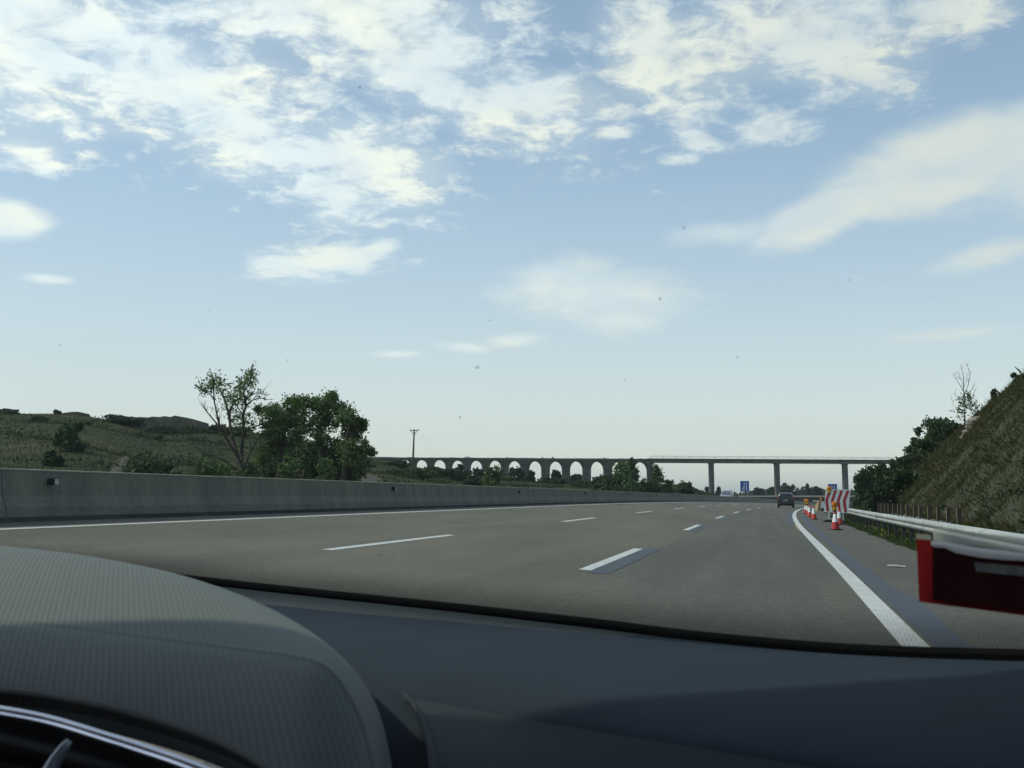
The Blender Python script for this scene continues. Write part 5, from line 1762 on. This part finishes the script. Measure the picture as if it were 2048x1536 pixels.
# cabin shell around the camera (roof, pillars, doors, back) so that only the windscreen and side glass let light in
M_cabin = mat('cabin_lining', (0.12, 0.12, 0.115), 0.9, var=0.1)
top_edge = rows[-1]
rel(MB().grid([[p_ + Vector((0, 0.03, 0.0)) for p_ in top_edge], [Vector((p_.x, -0.2, 1.56)) for p_ in top_edge], [Vector((p_.x, -1.6, 1.5)) for p_ in top_edge]]).build('roof_lining', M_cabin), own)
for sx, x0 in ((1, 0.50), (-1, -1.32)):
    rel(MB().box((x0, -0.45, 0.81 if sx > 0 else 0.66), (0.06, 2.1, 1.0 if sx > 0 else 0.70)).build('door', M_cabin), own)
    rel(MB().box((x0 - sx * 0.04, -0.65, 1.25), (0.07, 0.10, 0.66)).build('door_pillar', M_cabin), own)
rel(MB().tube([Vector((0.50, 0.50, 0.93)), Vector((0.45, -0.05, 1.30)), Vector((0.40, -0.45, 1.55))], 0.055, 10).build('windscreen_pillar', M_cabin, None, smooth=True), own)
rel(MB().box((0.50, -0.3, 1.10), (0.06, 1.6, 0.16)).build('door_sill', M_cabin), own)
rel(MB().box((-0.41, -1.6, 0.9), (1.8, 0.06, 1.3)).build('rear_panel', M_cabin), own)
rel(MB().box((-0.41, -0.1, 0.28), (1.7, 3.0, 0.05)).build('floor_panel', M_cabin), own)

# red card in its clear holder at the foot of the windscreen
cardD = 0.72
card = thing('permit_card', 'red card with a dark centre in a clear holder at the right of the windscreen', 'card holder', P(1950, 1225, cardD))
M_cred = mat('card_red', (0.15, 0.006, 0.008), 0.8, var=0.1, scale=20, spec=0.08)
M_cmar = mat('card_maroon', (0.030, 0.004, 0.005), 0.8, var=0.25, scale=30, spec=0.08)
def cpt(u_, v_, t_): return P(u_, v_, cardD - (u_ - 1833) * 0.00028 - t_)
cx_ = [1833, 1865, 1880, 1900, 1930, 1960, 2010, 2048, 2140]
ct_ = [1077 + (x_ - 1833) * 0.1335 for x_ in cx_]; cb_ = [1203 + (x_ - 1833) * 0.130 for x_ in cx_]
rel(MB().grid([[cpt(x_ + (5 if i_ else 0) * (x_ < 1840), y_, d_) for x_, y_ in zip(cx_, l_)] for l_, d_, i_ in ((ct_, 0.0, 0), ([(a + b_) / 2 for a, b_ in zip(ct_, cb_)], 0.0, 1), (cb_, 0.0, 1), (cb_, -0.0015, 1), (ct_, -0.0015, 0))], close=False).build('card', M_cred), card)
xt = [1865, 1880, 1900, 1930, 1960, 2010, 2048, 2140]
yt = [1093, 1092, 1102, 1110, 1116, 1121, 1123, 1128]
yb_ = [1200, 1202, 1205, 1208, 1212, 1218, 1222, 1238]
rel(MB().grid([[cpt(x_, y_, 0.006) for x_, y_ in zip(xt, yt)], [cpt(x_, (y_ + z_) / 2, 0.006) for x_, y_, z_ in zip(xt, yt, yb_)], [cpt(x_, y_, 0.006) for x_, y_ in zip(xt, yb_)]]).build('dark_panel', M_cmar), card)
def clearmat(name, col, alpha):
    m = bpy.data.materials.new(name); m.use_nodes = True
    t = NT(m.node_tree); bs = t.n['Principled BSDF']
    bs.inputs['Base Color'].default_value = tuple(col) + (1,); bs.inputs['Roughness'].default_value = 0.35
    bs.inputs['Alpha'].default_value = alpha
    return m
M_clear = clearmat('clear_pvc', (0.62, 0.66, 0.60), 0.42)
M_clear2 = clearmat('clear_pvc_highlight', (0.85, 0.87, 0.86), 0.9)  # near-white tone paints the highlight along the clear holder
M_print = mat('faint_grey_print', (0.09, 0.095, 0.09), 0.5, var=0.5, scale=120)
rel(MB().prism([(1866, 1056), (2140, 1086), (2140, 1116), (1866, 1082)], cpt, 0.0, -0.001).build('clear_sleeve', M_clear), card)
rel(MB().prism([(1832, 1067), (1862, 1070), (1862, 1082), (1832, 1078)], cpt, 0.0, -0.001).build('clear_sleeve', clearmat('clear_pvc_grey', (0.35, 0.36, 0.30), 0.4)), card)
xs_ = [1862, 1870, 1890, 1912, 1960, 2010, 2030, 2140]
rel(MB().grid([[cpt(x_, y_, 0.010) for x_, y_ in zip(xs_, [1083, 1083, 1084, 1088, 1096, 1101, 1104, 1115])], [cpt(x_, y_, 0.011) for x_, y_ in zip(xs_, [1087, 1090, 1092, 1098, 1106, 1111, 1113, 1122])],
                [cpt(x_, y_, 0.009) for x_, y_ in zip(xs_, [1090, 1095, 1096, 1106, 1115, 1120, 1121, 1127])]]).build('holder_highlight', M_clear2, None, smooth=True), card)
rel(MB().prism([(1948, 1124), (2140, 1142), (2140, 1162), (1952, 1143)], cpt, 0.009, 0.0095).build('faded_print', M_print), card)

# ------------------------------------------------------------------ haze
hz = bpy.data.materials.new('haze_air'); hz.use_nodes = True
t = NT(hz.node_tree); t.n.clear()
pv_ = t.new('ShaderNodeVolumePrincipled'); pv_.inputs['Color'].default_value = (0.80, 0.88, 0.92, 1)
pv_.inputs['Density'].default_value = 0.00014
pv_.inputs['Anisotropy'].default_value = 0.3
out = t.new('ShaderNodeOutputMaterial'); t.link(pv_.outputs[0], out.inputs['Volume'])
tag(MB().box((0, 2900, 20), (13000, 6300, 60)).build('haze', hz), kind='stuff')
